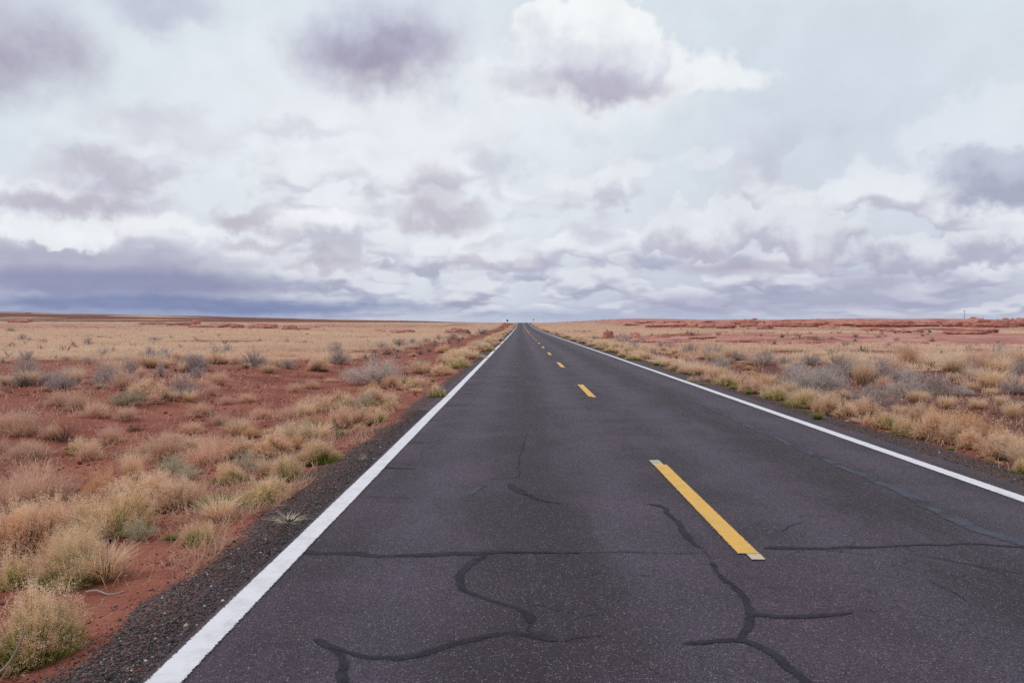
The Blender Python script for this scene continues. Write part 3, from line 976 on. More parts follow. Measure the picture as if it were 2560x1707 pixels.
def wisp_bush(seed, n=420, mm=M['wisp']):
    """thin dry annual: loose fan of stalks that fork and fork again"""
    b_ = Bag()
    T_ = dome(n, 0.3, 0.1, seed) * rng.uniform(.6, 1.0, (n, 1))
    B_ = T_ * [.25, .25, 0]
    Mi = lerp(B_, T_, .5) + rng.normal(0, .03, (n, 3))
    Mi[:, 2] = np.abs(Mi[:, 2])
    blades(b_, B_, Mi, T_, .009, 0, .4, .8)
    f_ = Bag()
    for q in range(5):
        a = lerp(Mi, T_, rng.uniform(0, .95, (n, 1)))
        d_ = (T_ - Mi) * .5 + rng.normal(0, .09, (n, 3))
        e = a + d_ * rng.uniform(.5, 1.1, (n, 1))
        e[:, 2] = np.maximum(e[:, 2], .02)
        spikes(f_, a, e, .0065, .5, 1.0)
    return [('stalks', b_.mesh('stalks', mm)), ('sprays', f_.mesh('sprays', mm))]


NVAR = 3
PROTO = {
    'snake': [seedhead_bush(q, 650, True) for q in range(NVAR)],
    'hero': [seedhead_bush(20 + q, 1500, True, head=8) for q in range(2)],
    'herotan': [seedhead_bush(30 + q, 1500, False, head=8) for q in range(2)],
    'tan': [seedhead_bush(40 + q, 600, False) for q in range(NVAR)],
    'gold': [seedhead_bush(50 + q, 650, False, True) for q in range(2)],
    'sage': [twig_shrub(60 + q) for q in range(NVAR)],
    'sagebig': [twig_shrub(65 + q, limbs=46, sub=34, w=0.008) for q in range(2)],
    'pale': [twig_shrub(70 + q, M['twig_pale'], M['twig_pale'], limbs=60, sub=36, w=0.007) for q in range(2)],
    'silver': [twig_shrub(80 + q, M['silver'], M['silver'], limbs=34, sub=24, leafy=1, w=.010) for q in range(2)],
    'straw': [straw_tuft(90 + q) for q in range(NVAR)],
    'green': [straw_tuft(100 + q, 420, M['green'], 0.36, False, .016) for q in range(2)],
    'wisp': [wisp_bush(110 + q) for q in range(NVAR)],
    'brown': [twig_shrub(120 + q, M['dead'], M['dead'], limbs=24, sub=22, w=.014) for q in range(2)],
    'splay': [straw_tuft(130, 60, M['pale_straw'], 0.62, False, .030, 0.0)],
}
NAME = {'snake': 'snakeweed_bush', 'hero': 'snakeweed_bush', 'herotan': 'seedhead_bush', 'tan': 'seedhead_bush', 'gold': 'golden_bush', 'sage': 'grey_shrub',
        'sagebig': 'grey_shrub', 'pale': 'pale_shrub', 'silver': 'silver_shrub', 'straw': 'straw_tuft', 'green': 'green_tuft', 'wisp': 'dry_weed', 'brown': 'dead_bush', 'splay': 'dead_grass_clump'}
LOOK = {'snake': 'green-stemmed tan bush', 'hero': 'green-stemmed tan bush', 'herotan': 'dry tan bush', 'tan': 'dry tan bush',
        'gold': 'rounded golden bush', 'sage': 'grey twiggy shrub', 'sagebig': 'grey twiggy shrub', 'pale': 'pale grey twiggy shrub', 'silver': 'silvery shrub',
        'straw': 'blond grass tuft', 'green': 'low green grass tuft', 'wisp': 'wispy pinkish weed', 'brown': 'low brown dead bush', 'splay': 'splayed clump of dead grass'}
CAT = {'snake': 'bush', 'hero': 'bush', 'herotan': 'bush', 'tan': 'bush', 'gold': 'bush', 'sage': 'shrub', 'sagebig': 'shrub', 'pale': 'shrub', 'silver': 'shrub', 'straw': 'grass tuft',
       'green': 'grass tuft', 'wisp': 'weed', 'brown': 'bush', 'splay': 'grass clump'}
REG = []


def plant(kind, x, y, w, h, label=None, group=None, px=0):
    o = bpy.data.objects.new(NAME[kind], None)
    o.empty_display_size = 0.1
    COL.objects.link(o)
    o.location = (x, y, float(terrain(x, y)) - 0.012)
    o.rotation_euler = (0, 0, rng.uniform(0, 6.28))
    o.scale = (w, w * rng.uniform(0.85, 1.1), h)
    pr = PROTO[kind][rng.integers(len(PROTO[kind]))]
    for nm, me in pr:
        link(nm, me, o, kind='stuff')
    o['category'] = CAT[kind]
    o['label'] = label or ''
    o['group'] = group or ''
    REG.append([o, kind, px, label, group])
    return o


# (zoom, base x, base y, width, height, kind, own label)
PL = [
    # near left verge
    (Z5, 215, 1500, 540, 480, 'hero', 'large green and tan bush in the bottom left corner of the picture'),
    (Z5, 500, 965, 430, 320, 'hero', 'green and tan bush just beyond the one in the bottom left corner'),
    (Z5, 130, 960, 280, 240, 'snake', 'bright green-based bush at the left picture edge above the corner bush'),
    (Z5, 90, 800, 380, 380, 'herotan', 'big fluffy tan bush at the left picture edge, largest in the near clump'),
    (Z5, 330, 720, 440, 340, 'herotan', None),
    (Z5, 520, 680, 380, 280, 'hero', None),
    (Z5, 760, 650, 400, 320, 'hero', None),
    (Z5, 900, 670, 240, 170, 'silver', None),
    (Z5, 1290, 690, 200, 160, 'snake', 'small greyish green bush on the red soil beside the near gravel'),
    (Z5, 1110, 655, 130, 55, 'green', None),
    (Z5, 690, 395, 300, 200, 'gold', 'rounded golden bush standing behind the near left clump'),
    (Z5, 960, 450, 420, 220, 'herotan', None),
    (Z5, 1160, 460, 330, 200, 'herotan', None),
    (Z5, 1310, 460, 140, 110, 'green', None),
    (Z5, 1440, 420, 150, 100, 'green', None),
    (Z5, 1690, 430, 330, 170, 'hero', 'spreading tan bush with green base jutting onto the gravel left of the road'),
    (Z5, 1110, 250, 240, 140, 'silver', None),
    (Z5, 180, 470, 360, 240, 'wisp', None),
    (Z5, 350, 420, 300, 200, 'wisp', None),
    (Z5, 850, 310, 200, 320, 'straw', 'sparse tall straw stalks rising behind the near left clump'),
    (ZL, 880, 390, 220, 150, 'gold', None),
    (ZL, 1230, 450, 260, 290, 'straw', 'tall blond grass tuft standing up between tan bushes, left verge'),
    (ZL, 1080, 340, 180, 60, 'green', None),
    (ZL, 830, 570, 380, 200, 'herotan', None),
    (ZL, 1150, 560, 460, 240, 'herotan', None),
    (ZL, 690, 830, 300, 200, 'hero', None),
    (ZL, 1240, 805, 320, 250, 'hero', None),
    (ZL, 1040, 790, 300, 270, 'straw', None),
    (ZL, 1570, 635, 400, 260, 'hero', 'fluffy pale bush with green base alone at the gravel edge, left verge'),
    (ZL, 1500, 420, 300, 130, 'tan', None),
    (ZL, 1500, 300, 280, 180, 'gold', None),
    (ZL, 1560, 130, 430, 160, 'tan', None),
    (ZL, 1800, 290, 300, 230, 'tan', None), (ZL, 1990, 270, 260, 220, 'tan', None), (ZL, 1890, 240, 200, 140, 'straw', None),
    (ZL, 2130, 230, 190, 150, 'snake', None), (ZL, 1770, 355, 210, 80, 'green', None), (ZL, 1960, 300, 150, 70, 'tan', None), (ZL, 2220, 110, 110, 60, 'green', None),
    (ZL, 440, 650, 460, 260, 'wisp', None), (ZL, 130, 690, 300, 170, 'silver', None), (ZL, 110, 570, 200, 160, 'silver', None), (ZL, 300, 800, 300, 160, 'silver', None),
    (ZL, 1990, 610, 110, 70, 'silver', 'tiny grey-green plant on the bare gravel by the white line'),
    (ZL, 1250, 1222, 330, 110, 'splay', 'splayed pale dead grass lying on the gravel next to the white line'),
    (ZL, 560, 1190, 100, 70, 'brown', None),
    # further along the left verge
    (Z2, 1130, 720, 470, 250, 'pale', 'large pale grey dome-shaped shrub beside the red wash'),
    (Z2, 1440, 755, 250, 120, 'tan', None), (Z2, 1100, 765, 190, 80, 'gold', None), (Z2, 1290, 735, 110, 65, 'brown', None),
    (Z2, 1650, 830, 140, 110, 'snake', 'small round bush alone on the gravel left of the road'),
    (Z2, 870, 870, 80, 70, 'green', None), (Z2, 1110, 895, 110, 60, 'green', None), (Z2, 1210, 875, 100, 55, 'green', None),
    (Z2, 1130, 860, 300, 110, 'tan', None), (Z2, 1270, 885, 170, 140, 'straw', None), (Z2, 830, 865, 160, 100, 'tan', None),
    (Z2, 1390, 635, 110, 60, 'brown', None), (Z2, 1560, 620, 250, 120, 'tan', None), (Z2, 1700, 640, 220, 120, 'tan', None), (Z2, 1500, 590, 180, 110, 'silver', None),
    (Z2, 1830, 575, 200, 100, 'snake', None), (Z2, 1720, 530, 130, 80, 'tan', None), (Z2, 1450, 475, 90, 35, 'tan', None), (Z2, 1700, 445, 130, 80, 'tan', None),
    (Z2, 1400, 700, 150, 60, 'green', None), (Z2, 1620, 690, 60, 45, 'green', None), (Z2, 1480, 780, 150, 60, 'straw', None),
    (Z2, 1950, 500, 140, 100, 'straw', None), (Z2, 1860, 480, 140, 100, 'straw', None), (Z2, 2030, 500, 110, 50, 'tan', None), (Z2, 2095, 435, 90, 55, 'snake', None), (Z2, 2010, 440, 120, 80, 'tan', None),
    (Z2, 2160, 385, 80, 45, 'tan', None), (Z2, 2060, 400, 90, 50, 'straw', None), (Z2, 2190, 345, 60, 35, 'snake', None), (Z2, 2120, 350, 80, 40, 'tan', None),
    # grey shrubs and tufts around the red wash
    (Z2, 110, 560, 210, 150, 'sagebig', None), (Z2, 410, 582, 130, 100, 'sage', None), (Z2, 690, 562, 160, 80, 'wisp', None), (Z2, 855, 582, 50, 38, 'brown', None),
    (Z2, 810, 450, 130, 115, 'sage', 'dark upright grey shrub alone at the edge of pale grass beyond the wash'),
    (Z2, 1180, 400, 90, 60, 'sage', None), (Z2, 1235, 402, 60, 40, 'sage', None), (Z2, 1330, 390, 130, 75, 'sage', None), (Z2, 1450, 372, 120, 55, 'sage', None), (Z2, 1565, 358, 80, 45, 'sage', None),
    (Z2, 1670, 342, 95, 55, 'sage', None), (Z2, 1780, 328, 100, 65, 'sage', None), (Z2, 1860, 300, 80, 40, 'sage', None), (Z2, 2040, 285, 110, 50, 'sage', None),
    (Z2, 950, 506, 60, 38, 'straw', None), (Z2, 310, 655, 55, 35, 'straw', None), (Z2, 460, 775, 180, 90, 'wisp', None), (Z2, 600, 750, 180, 80, 'wisp', None),
    (Z2, 290, 557, 110, 65, 'tan', None), (Z2, 60, 572, 90, 60, 'straw', None), (Z2, 680, 655, 50, 16, 'brown', None), (Z2, 760, 690, 120, 40, 'wisp', None),
    (Z1, 170, 735, 170, 125, 'sagebig', None), (Z1, 300, 715, 190, 130, 'sagebig', None), (Z1, 430, 718, 170, 125, 'sagebig', None), (Z1, 600, 662, 170, 105, 'sagebig', None),
    (Z1, 890, 705, 190, 180, 'sagebig', None), (Z1, 1000, 700, 100, 170, 'straw', None), (Z1, 1080, 610, 190, 150, 'sagebig', None), (Z1, 1180, 650, 120, 110, 'wisp', None), (Z1, 1320, 545, 130, 95, 'sage', None),
    (Z1, 1350, 645, 150, 115, 'sage', None), (Z1, 1640, 605, 240, 160, 'sagebig', None), (Z1, 1530, 615, 100, 130, 'straw', None), (Z1, 1820, 470, 110, 90, 'sage', None), (Z1, 1920, 450, 110, 80, 'sage', None),
    (Z1, 740, 385, 80, 75, 'sage', None), (Z1, 180, 342, 95, 65, 'sage', None), (Z1, 90, 402, 95, 45, 'sage', None), (Z1, 260, 552, 90, 45, 'sage', None), (Z1, 540, 502, 90, 35, 'sage', None),
    (Z1, 870, 475, 110, 85, 'sage', None), (Z1, 1310, 352, 150, 50, 'sage', None), (Z1, 750, 540, 110, 60, 'sage', None), (Z1, 370, 375, 90, 50, 'sage', None), (Z1, 100, 265, 90, 35, 'sage', None),
    (Z1, 1840, 310, 60, 25, 'sage', None), (Z1, 1980, 540, 100, 90, 'wisp', None), (Z1, 2060, 575, 80, 45, 'brown', None),
    (Z1, 1262, 722, 110, 75, 'gold', 'small round golden cushion on bare red soil left of the wash'), (Z1, 1090, 682, 80, 45, 'gold', None), (Z1, 830, 745, 70, 60, 'straw', None),
    (Z1, 1455, 858, 130, 120, 'straw', None), (Z1, 1590, 862, 190, 140, 'straw', 'blond grass tuft with dark foot standing in the red wash'),
    (Z1, 1782, 806, 130, 120, 'wisp', 'small bushy dry weed by itself in the open red wash'),
    (Z1, 1070, 905, 330, 150, 'silver', 'broad silvery sage bush in the red field at left'), (Z1, 1300, 880, 180, 120, 'wisp', None),
    (Z1, 650, 945, 230, 190, 'wisp', None), (Z1, 500, 900, 220, 150, 'wisp', None), (Z1, 800, 1000, 300, 150, 'wisp', None), (Z1, 1050, 1030, 260, 140, 'wisp', None),
    (Z1, 540, 1200, 300, 130, 'brown', 'low dark brown bush among pinkish weeds at left'), (Z1, 420, 1180, 200, 140, 'wisp', None),
    (Z1, 700, 1305, 250, 140, 'snake', 'low rounded bush with dark green heart on red soil at left'),
    (Z1, 930, 1215, 280, 180, 'wisp', None), (Z1, 180, 1160, 200, 150, 'wisp', None), (Z1, 60, 1110, 240, 160, 'wisp', None), (Z1, 220, 1360, 420, 180, 'wisp', None), (Z1, 30, 1300, 120, 160, 'wisp', None),
    (Z1, 400, 775, 100, 35, 'brown', None), (Z1, 1770, 955, 110, 60, 'brown', None), (Z1, 1140, 1105, 170, 60, 'brown', None), (Z1, 1690, 990, 260, 140, 'wisp', None), (Z1, 1620, 1120, 260, 110, 'wisp', None),
    (Z1, 1850, 1060, 240, 120, 'wisp', None), (Z1, 2080, 860, 200, 90, 'wisp', None), (Z1, 2200, 1000, 240, 120, 'wisp', None), (Z1, 1900, 880, 160, 90, 'wisp', None), (Z1, 1430, 1200, 240, 80, 'wisp', None), (Z1, 1250, 1290, 260, 90, 'wisp', None),
    # right verge
    (Z3, 1080, 372, 90, 50, 'snake', None), (Z3, 1190, 412, 80, 40, 'snake', None), (Z3, 1290, 438, 130, 55, 'snake', None), (Z3, 1480, 484, 90, 40, 'green', None), (Z3, 1640, 530, 130, 80, 'snake', None),
    (Z3, 1380, 430, 140, 65, 'tan', None), (Z3, 1560, 490, 120, 60, 'tan', None), (Z3, 1240, 400, 120, 50, 'tan', None), (Z3, 1000, 345, 110, 40, 'tan', None), (Z3, 1130, 375, 100, 45, 'tan', None),
    (Z3, 1790, 632, 110, 60, 'tan', None), (Z3, 1870, 662, 90, 50, 'green', None), (Z3, 1840, 565, 180, 110, 'straw', None), (Z3, 1770, 570, 60, 40, 'green', None), (Z3, 1970, 600, 130, 100, 'tan', None),
    (Z3, 2060, 655, 190, 110, 'snake', None), (Z3, 2130, 685, 110, 50, 'green', None), (Z3, 2250, 725, 90, 55, 'green', None), (Z3, 2230, 670, 200, 120, 'tan', None), (Z3, 1700, 555, 120, 70, 'tan', None), (Z3, 1920, 620, 130, 70, 'tan', None),
    (Z3, 860, 295, 90, 35, 'tan', None), (Z3, 930, 320, 90, 35, 'snake', None), (Z3, 790, 275, 80, 30, 'tan', None), (Z3, 720, 250, 80, 28, 'snake', None),
    (Z3, 1640, 382, 80, 40, 'gold', None), (Z3, 1720, 427, 80, 40, 'gold', None), (Z3, 1640, 422, 80, 35, 'gold', None), (Z3, 1860, 428, 80, 38, 'gold', None), (Z3, 2090, 463, 105, 45, 'gold', None),
    (Z3, 2170, 497, 85, 38, 'gold', None), (Z3, 2270, 482, 110, 42, 'gold', None), (Z3, 2250, 523, 105, 42, 'gold', None), (Z3, 2280, 573, 115, 52, 'gold', None), (Z3, 1540, 360, 70, 35, 'gold', None),
    (Z3, 970, 268, 85, 42, 'sage', None), (Z3, 1230, 292, 140, 60, 'sage', None), (Z3, 1360, 292, 100, 60, 'sage', None), (Z3, 1222, 252, 80, 40, 'sage', None), (Z3, 1150, 315, 120, 60, 'sage', None),
    (Z3, 1300, 355, 170, 75, 'sage', None), (Z3, 1590, 342, 130, 65, 'sage', None), (Z3, 1510, 335, 110, 55, 'sage', None), (Z3, 1770, 385, 150, 100, 'sagebig', 'dark rounded grey shrub, first large one right of the road'), (Z3, 1960, 405, 210, 120, 'sagebig', None),
    (Z3, 2170, 445, 150, 100, 'sagebig', None), (Z3, 2010, 510, 190, 110, 'pale', None), (Z3, 1450, 400, 120, 60, 'sage', None),
    (Z4, 160, 482, 220, 140, 'sagebig', None), (Z4, 345, 492, 130, 100, 'sage', None), (Z4, 560, 480, 170, 110, 'sagebig', None), (Z4, 480, 680, 300, 200, 'pale', None),
    (Z4, 680, 730, 400, 260, 'pale', 'largest pale grey tangled shrub right of the road, with curved bare branches'), (Z4, 440, 580, 200, 130, 'pale', None), (Z4, 870, 575, 170, 140, 'sagebig', None),
    (Z4, 1080, 850, 340, 230, 'sagebig', 'tall grey-olive shrub close behind the tan bushes of the right verge'), (Z4, 1180, 565, 220, 120, 'sagebig', None), (Z4, 1340, 760, 260, 210, 'pale', None), (Z4, 1600, 745, 290, 190, 'sagebig', None), (Z4, 720, 600, 220, 140, 'sagebig', None),
    (Z4, 1900, 562, 130, 105, 'sagebig', None), (Z4, 2020, 622, 230, 120, 'sagebig', None), (Z4, 1000, 520, 160, 90, 'sage', None), (Z4, 1830, 740, 150, 100, 'pale', None), (Z4, 1320, 620, 260, 130, 'pale', None),
    (Z4, 860, 328, 115, 52, 'sage', None), (Z4, 1200, 328, 105, 48, 'sage', None), (Z4, 1275, 277, 75, 38, 'sage', None), (Z4, 1890, 368, 90, 65, 'sage', None), (Z4, 1665, 382, 85, 32, 'sage', None),
    (Z4, 1900, 437, 85, 48, 'sage', None), (Z4, 2000, 458, 75, 32, 'sage', None), (Z4, 2270, 585, 120, 75, 'sage', None), (Z4, 2270, 730, 200, 170, 'sagebig', None), (Z4, 2110, 445, 90, 40, 'sage', None), (Z4, 1400, 440, 90, 40, 'sage', None), (Z4, 1600, 468, 80, 30, 'sage', None), (Z4, 740, 262, 60, 20, 'sage', None), (Z4, 2180, 330, 80, 40, 'sage', None),
    (Z4, 80, 720, 260, 120, 'tan', None), (Z4, 250, 770, 240, 130, 'snake', None), (Z4, 460, 840, 240, 150, 'hero', 'tan bush with vivid green base at the right pavement edge'), (Z4, 700, 900, 220, 170, 'herotan', None), (Z4, 850, 930, 220, 160, 'tan', None),
    (Z4, 615, 962, 130, 80, 'green', 'round green clump alone on the gravel, right road edge'), (Z4, 920, 965, 110, 55, 'tan', None), (Z4, 1050, 1005, 110, 140, 'tan', None), (Z4, 1210, 1020, 220, 130, 'snake', None), (Z4, 1370, 1085, 220, 150, 'hero', None),
    (Z4, 1560, 1110, 200, 160, 'herotan', None), (Z4, 1720, 1150, 240, 170, 'herotan', None), (Z4, 1880, 1190, 240, 170, 'herotan', None), (Z4, 2170, 1290, 340, 240, 'herotan', 'large feathery tan bush near the right picture edge by the gravel'),
    (Z4, 2065, 1292, 90, 55, 'gold', None), (Z4, 2140, 1312, 75, 42, 'straw', None), (Z4, 2335, 1395, 140, 130, 'hero', 'green-based bush cut off by the right picture edge'), (Z4, 2310, 1300, 180, 170, 'herotan', None),
    (Z4, 1540, 925, 140, 115, 'gold', 'orange-tan globe-shaped bush standing on dark red soil at right'), (Z4, 1668, 972, 72, 82, 'gold', 'smallest orange-tan globe bush on dark red soil, beside a larger one'), (Z4, 830, 760, 170, 80, 'tan', None), (Z4, 1740, 1195, 80, 40, 'green', None),
    (Z4, 1700, 850, 220, 150, 'straw', None), (Z4, 1480, 800, 160, 110, 'straw', None), (Z4, 1960, 860, 200, 130, 'straw', None), (Z4, 2250, 955, 220, 220, 'straw', 'tall blond grass clump at the right picture edge on dark red soil'), (Z4, 1900, 700, 140, 100, 'straw', None),
    (Z4, 1550, 490, 160, 90, 'straw', None), (Z4, 1300, 900, 180, 110, 'straw', None), (Z4, 940, 880, 120, 110, 'straw', None), (Z4, 1100, 460, 180, 90, 'straw', None), (Z4, 1760, 620, 160, 100, 'straw', None), (Z4, 2150, 820, 160, 120, 'straw', None), (Z4, 2080, 740, 140, 90, 'straw', None), (Z4, 640, 420, 160, 80, 'straw', None),
]
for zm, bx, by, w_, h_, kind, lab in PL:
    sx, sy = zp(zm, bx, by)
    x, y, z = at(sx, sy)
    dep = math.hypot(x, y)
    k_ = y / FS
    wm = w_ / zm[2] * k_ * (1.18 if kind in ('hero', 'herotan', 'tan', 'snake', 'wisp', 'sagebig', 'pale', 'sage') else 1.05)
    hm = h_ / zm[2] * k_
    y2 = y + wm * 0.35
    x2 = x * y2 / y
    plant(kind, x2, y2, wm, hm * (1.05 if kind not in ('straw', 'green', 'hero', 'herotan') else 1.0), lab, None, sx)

# fillers between them, individually placed
def fill(n, kinds, xr, yr, wr, hr):
    for _ in range(n):
        y = math.exp(rng.uniform(math.log(yr[0]), math.log(yr[1])))
        x = rng.uniform(*xr)
        if xr[0] > 0 and x > 8:
            x = max(x, 0.42 * y * rng.uniform(.5, 1.6))
        w = rng.uniform(*wr)
        kd = kinds[rng.integers(len(kinds))]
        plant(kd, x, y, w, w * rng.uniform(*hr), None, None, 1280 + FS * (x / y + 0.0116))


fill(22, ['tan', 'snake', 'tan', 'silver', 'straw', 'gold'], (-4.6, -2.85), (5, 34), (.35, .75), (.5, .8))
fill(26, ['wisp', 'wisp', 'wisp', 'brown', 'straw'], (-12, -4.2), (6.5, 17), (.45, 1.0), (.4, .7))
fill(48, ['sagebig', 'sage', 'straw', 'wisp', 'tan', 'straw'], (-27, -9.0), (19, 42), (.7, 1.5), (.45, .75))
fill(24, ['tan', 'gold', 'straw', 'snake', 'gold'], (6.5, 7.9), (9, 34), (.45, .9), (.5, .75))
fill(40, ['sagebig', 'pale', 'straw', 'straw', 'straw', 'wisp'], (8.9, 30), (19, 46), (.8, 1.7), (.5, .8))


def ordn(n):
    words = ['', 'first', 'second', 'third', 'fourth', 'fifth', 'sixth', 'seventh', 'eighth', 'ninth', 'tenth', 'eleventh', 'twelfth', 'thirteenth', 'fourteenth', 'fifteenth',
             'sixteenth', 'seventeenth', 'eighteenth', 'nineteenth', 'twentieth']
    if n <= 20:
        return words[n]
    return '%d%s' % (n, {1: 'st', 2: 'nd', 3: 'rd'}.get(n % 10 if n % 100 not in (11, 12, 13) else 0, 'th'))


zones = {}
for o, kind, px, lab, grp in REG:
    x, y = o.location.x, o.location.y
    if x < CEN:
        zn = 'on the left verge' if x > -4.6 else ('by the red wash' if y < 30 and x > -11 else 'in the left field')
    else:
        zn = 'on the right verge' if x < 8.4 else ('in the right-hand brush' if y < 45 else 'in the far field at right')
    zones.setdefault((LOOK[kind], zn), []).append((px, o, lab))
for (lk, zn), ls in zones.items():
    ls.sort(key=lambda t: t[0])
    for q, (px, o, lab) in enumerate(ls):
        if not lab:
            if len(ls) == 1:
                o['label'] = 'only %s %s' % (lk, zn)
            elif q == len(ls) - 1:
                o['label'] = '%s %s, rightmost of its kind there' % (lk, zn)
            elif q == 0:
                o['label'] = '%s %s, leftmost of its kind there' % (lk, zn)
            else:
                o['label'] = '%s %s, %s from the left of its kind' % (lk, zn, ordn(q + 1))
        o['group'] = lk + ('es ' if lk.endswith('bush') else 's ') + zn

# clumps that line both verges into the distance (nothing tells them apart)
FAR = {}
for side in (0, 1):
    y = 34.0 if side == 0 else 40.0
    while y < 330:
        off = rng.uniform(0.75, 2.4)
        x = PAVE_L - off if side == 0 else PAVE_R + off
        w_ = rng.uniform(0.55, 1.1)
        kd = rng.choice(['tan', 'snake', 'straw', 'tan'])
        o = plant(kd, x, y, w_, w_ * rng.uniform(.45, .7),
                  None, '%s far along the %s verge' % (NAME[kd].replace('_', ' '), ('left', 'right')[side]))
        FAR.setdefault(o['group'], []).append(o)
        o['label'] = '%s, %s nearest of its kind in the far %s verge row' % (LOOK[kd], ordn(len(FAR[o['group']])), ('left', 'right')[side])
        y += rng.uniform(0.012, 0.045) * y

print('plants', len(REG))

# ------------------------------------------------------------------ sandstone ledges
def ledge_mesh(seed, hump=False):
    """a weathered sandstone mass: rounded shelves, undercut here and there, uneven top"""
    nt, npz = 56, 18
    th = np.linspace(0, 2 * np.pi, nt, endpoint=False)
    ph = np.linspace(0, 1, npz)
    TH, PH = np.meshgrid(th, ph)
    a = PH * np.pi / 2
    pw = 1.0 if hump else 0.55
    rr = np.cos(a) ** pw
    z = np.sin(a) ** (1.0 if hump else 0.8)
    if not hump:
        rr = rr * (0.88 + 0.24 * vnoise(z * 5, z * 0 + seed, seed)) * (0.84 + 0.16 * sst(z, 0.1, 0.45))
    out = 0.45 + 1.0 * fbm(np.cos(TH) * 2.6 + seed * 5, np.sin(TH) * 2.6 + z * 0.8, seed, 4)
    Xr = np.cos(TH) * rr * out * 0.55
    Yr = np.sin(TH) * rr * out * 0.55
    zz_ = z * (0.45 + 1.0 * fbm(Xr * 7 + 9 + seed, Yr * 5, seed + 3, 4))
    V = np.stack([Xr, Yr, zz_ - 0.10], -1).reshape(-1, 3)
    i = np.arange(npz - 1)[:, None] * nt
    j = np.arange(nt)[None, :]
    j2 = (j + 1) % nt
    F = np.stack([i + j, i + j2, i + nt + j2, i + nt + j], -1).reshape(-1, 4)
    return mesh_np('sandstone_ledge', V, F, M['rock'], smooth=True)


HUMP = [ledge_mesh(20 + q, True) for q in range(4)]
LEDGE = [ledge_mesh(q) for q in range(6)]
RL = []


def ledge(x, y, L_, D_, H_, lab=None, grp=None, px=0, hump=False):
    o = link('slickrock_hump' if hump else 'sandstone_ledge', HUMP[rng.integers(4)] if hump else LEDGE[rng.integers(6)])
    o.location = (x, y, float(terrain(x, y)))
    o.rotation_euler = (0, 0, rng.normal(0, .25))
    o.scale = (L_, D_, H_)
    o['category'] = 'rock'
    o['group'] = grp
    RL.append((px, o, lab, grp))


# right skyline ledges: (zoom, x, base y, width, height)
LR = [(Z4, 90, 165, 170, 38), (Z4, 190, 178, 120, 30), (Z4, 330, 160, 190, 32), (Z4, 520, 160, 220, 34), (Z4, 640, 140, 170, 22), (Z4, 840, 150, 160, 22), (Z4, 960, 150, 200, 30),
      (Z4, 1110, 160, 220, 34), (Z4, 1330, 160, 240, 34), (Z4, 1530, 155, 180, 26), (Z4, 1660, 140, 160, 28), (Z4, 1790, 155, 160, 22), (Z4, 1975, 165, 160, 45), (Z4, 2120, 165, 150, 42),
      (Z4, 2240, 165, 150, 45), (Z4, 2330, 160, 140, 40), (Z4, 730, 172, 130, 18), (Z4, 1290, 205, 230, 24), (Z4, 1440, 208, 180, 20), (Z4, 1960, 222, 220, 28), (Z4, 2100, 215, 180, 24), (Z4, 1090, 195, 120, 16),
      (Z3, 1580, 160, 170, 22), (Z3, 1470, 162, 130, 16), (Z3, 1720, 160, 150, 20), (Z3, 1850, 165, 160, 26), (Z3, 1960, 168, 160, 28), (Z3, 2080, 172, 120, 28), (Z3, 2290, 165, 150, 44), (Z3, 1390, 128, 150, 12),
      (Z3, 1290, 145, 120, 12), (Z3, 2180, 140, 120, 20), (Z3, 1630, 128, 160, 10), (Z3, 1870, 128, 170, 12)]
for zm, bx, by, w_, h_ in LR:
    sx, sy = zp(zm, bx, by)
    x, y, z = at(sx, sy)
    if y > 440:
        y, x = 440.0, x * 440 / y
    k_ = y / FS / zm[2]
    ledge(x, y + 2, w_ * k_ * 1.25, max(w_ * k_ * 0.6, 3.0), h_ * k_ * 1.7, None, 'red sandstone ledges on the right skyline', sx)
# slickrock swells in the middle distance on the right
for zm, bx, by, w_, h_, lab in [(Z3, 1075, 262, 75, 55, 'small pointed red rock knob rising from brush right of the road'), (Z3, 1300, 252, 80, 42, 'rounded red rock knob beside the pointed one, right of the road'),
                                (Z3, 1880, 255, 170, 26, None), (Z3, 1480, 280, 330, 42, None), (Z3, 1680, 290, 200, 36, None), (Z3, 1975, 240, 40, 22, None), (Z3, 2200, 285, 500, 34, None),
                                (Z4, 2070, 398, 260, 48, 'smooth orange-red boulder mound in the grass at far right'), (Z4, 1420, 300, 240, 26, None), (Z4, 1330, 345, 160, 30, None), (Z4, 1650, 335, 280, 32, None), (Z4, 2010, 340, 160, 26, None),
                                (Z4, 480, 300, 420, 40, None), (Z4, 820, 305, 300, 30, None), (Z4, 2200, 480, 120, 30, None), (Z4, 1780, 450, 150, 26, None), (Z4, 2300, 350, 160, 22, None)]:
    sx, sy = zp(zm, bx, by)
    x, y, z = at(sx, sy)
    k_ = y / FS / zm[2]
    ledge(x, y + w_ * k_ * .3, w_ * k_ * 1.2, max(w_ * k_ * .7, 1.0), h_ * k_ * (1.3 if lab else 0.8), lab, 'red slickrock humps in the right field', sx, not (lab and 'pointed red' in lab))
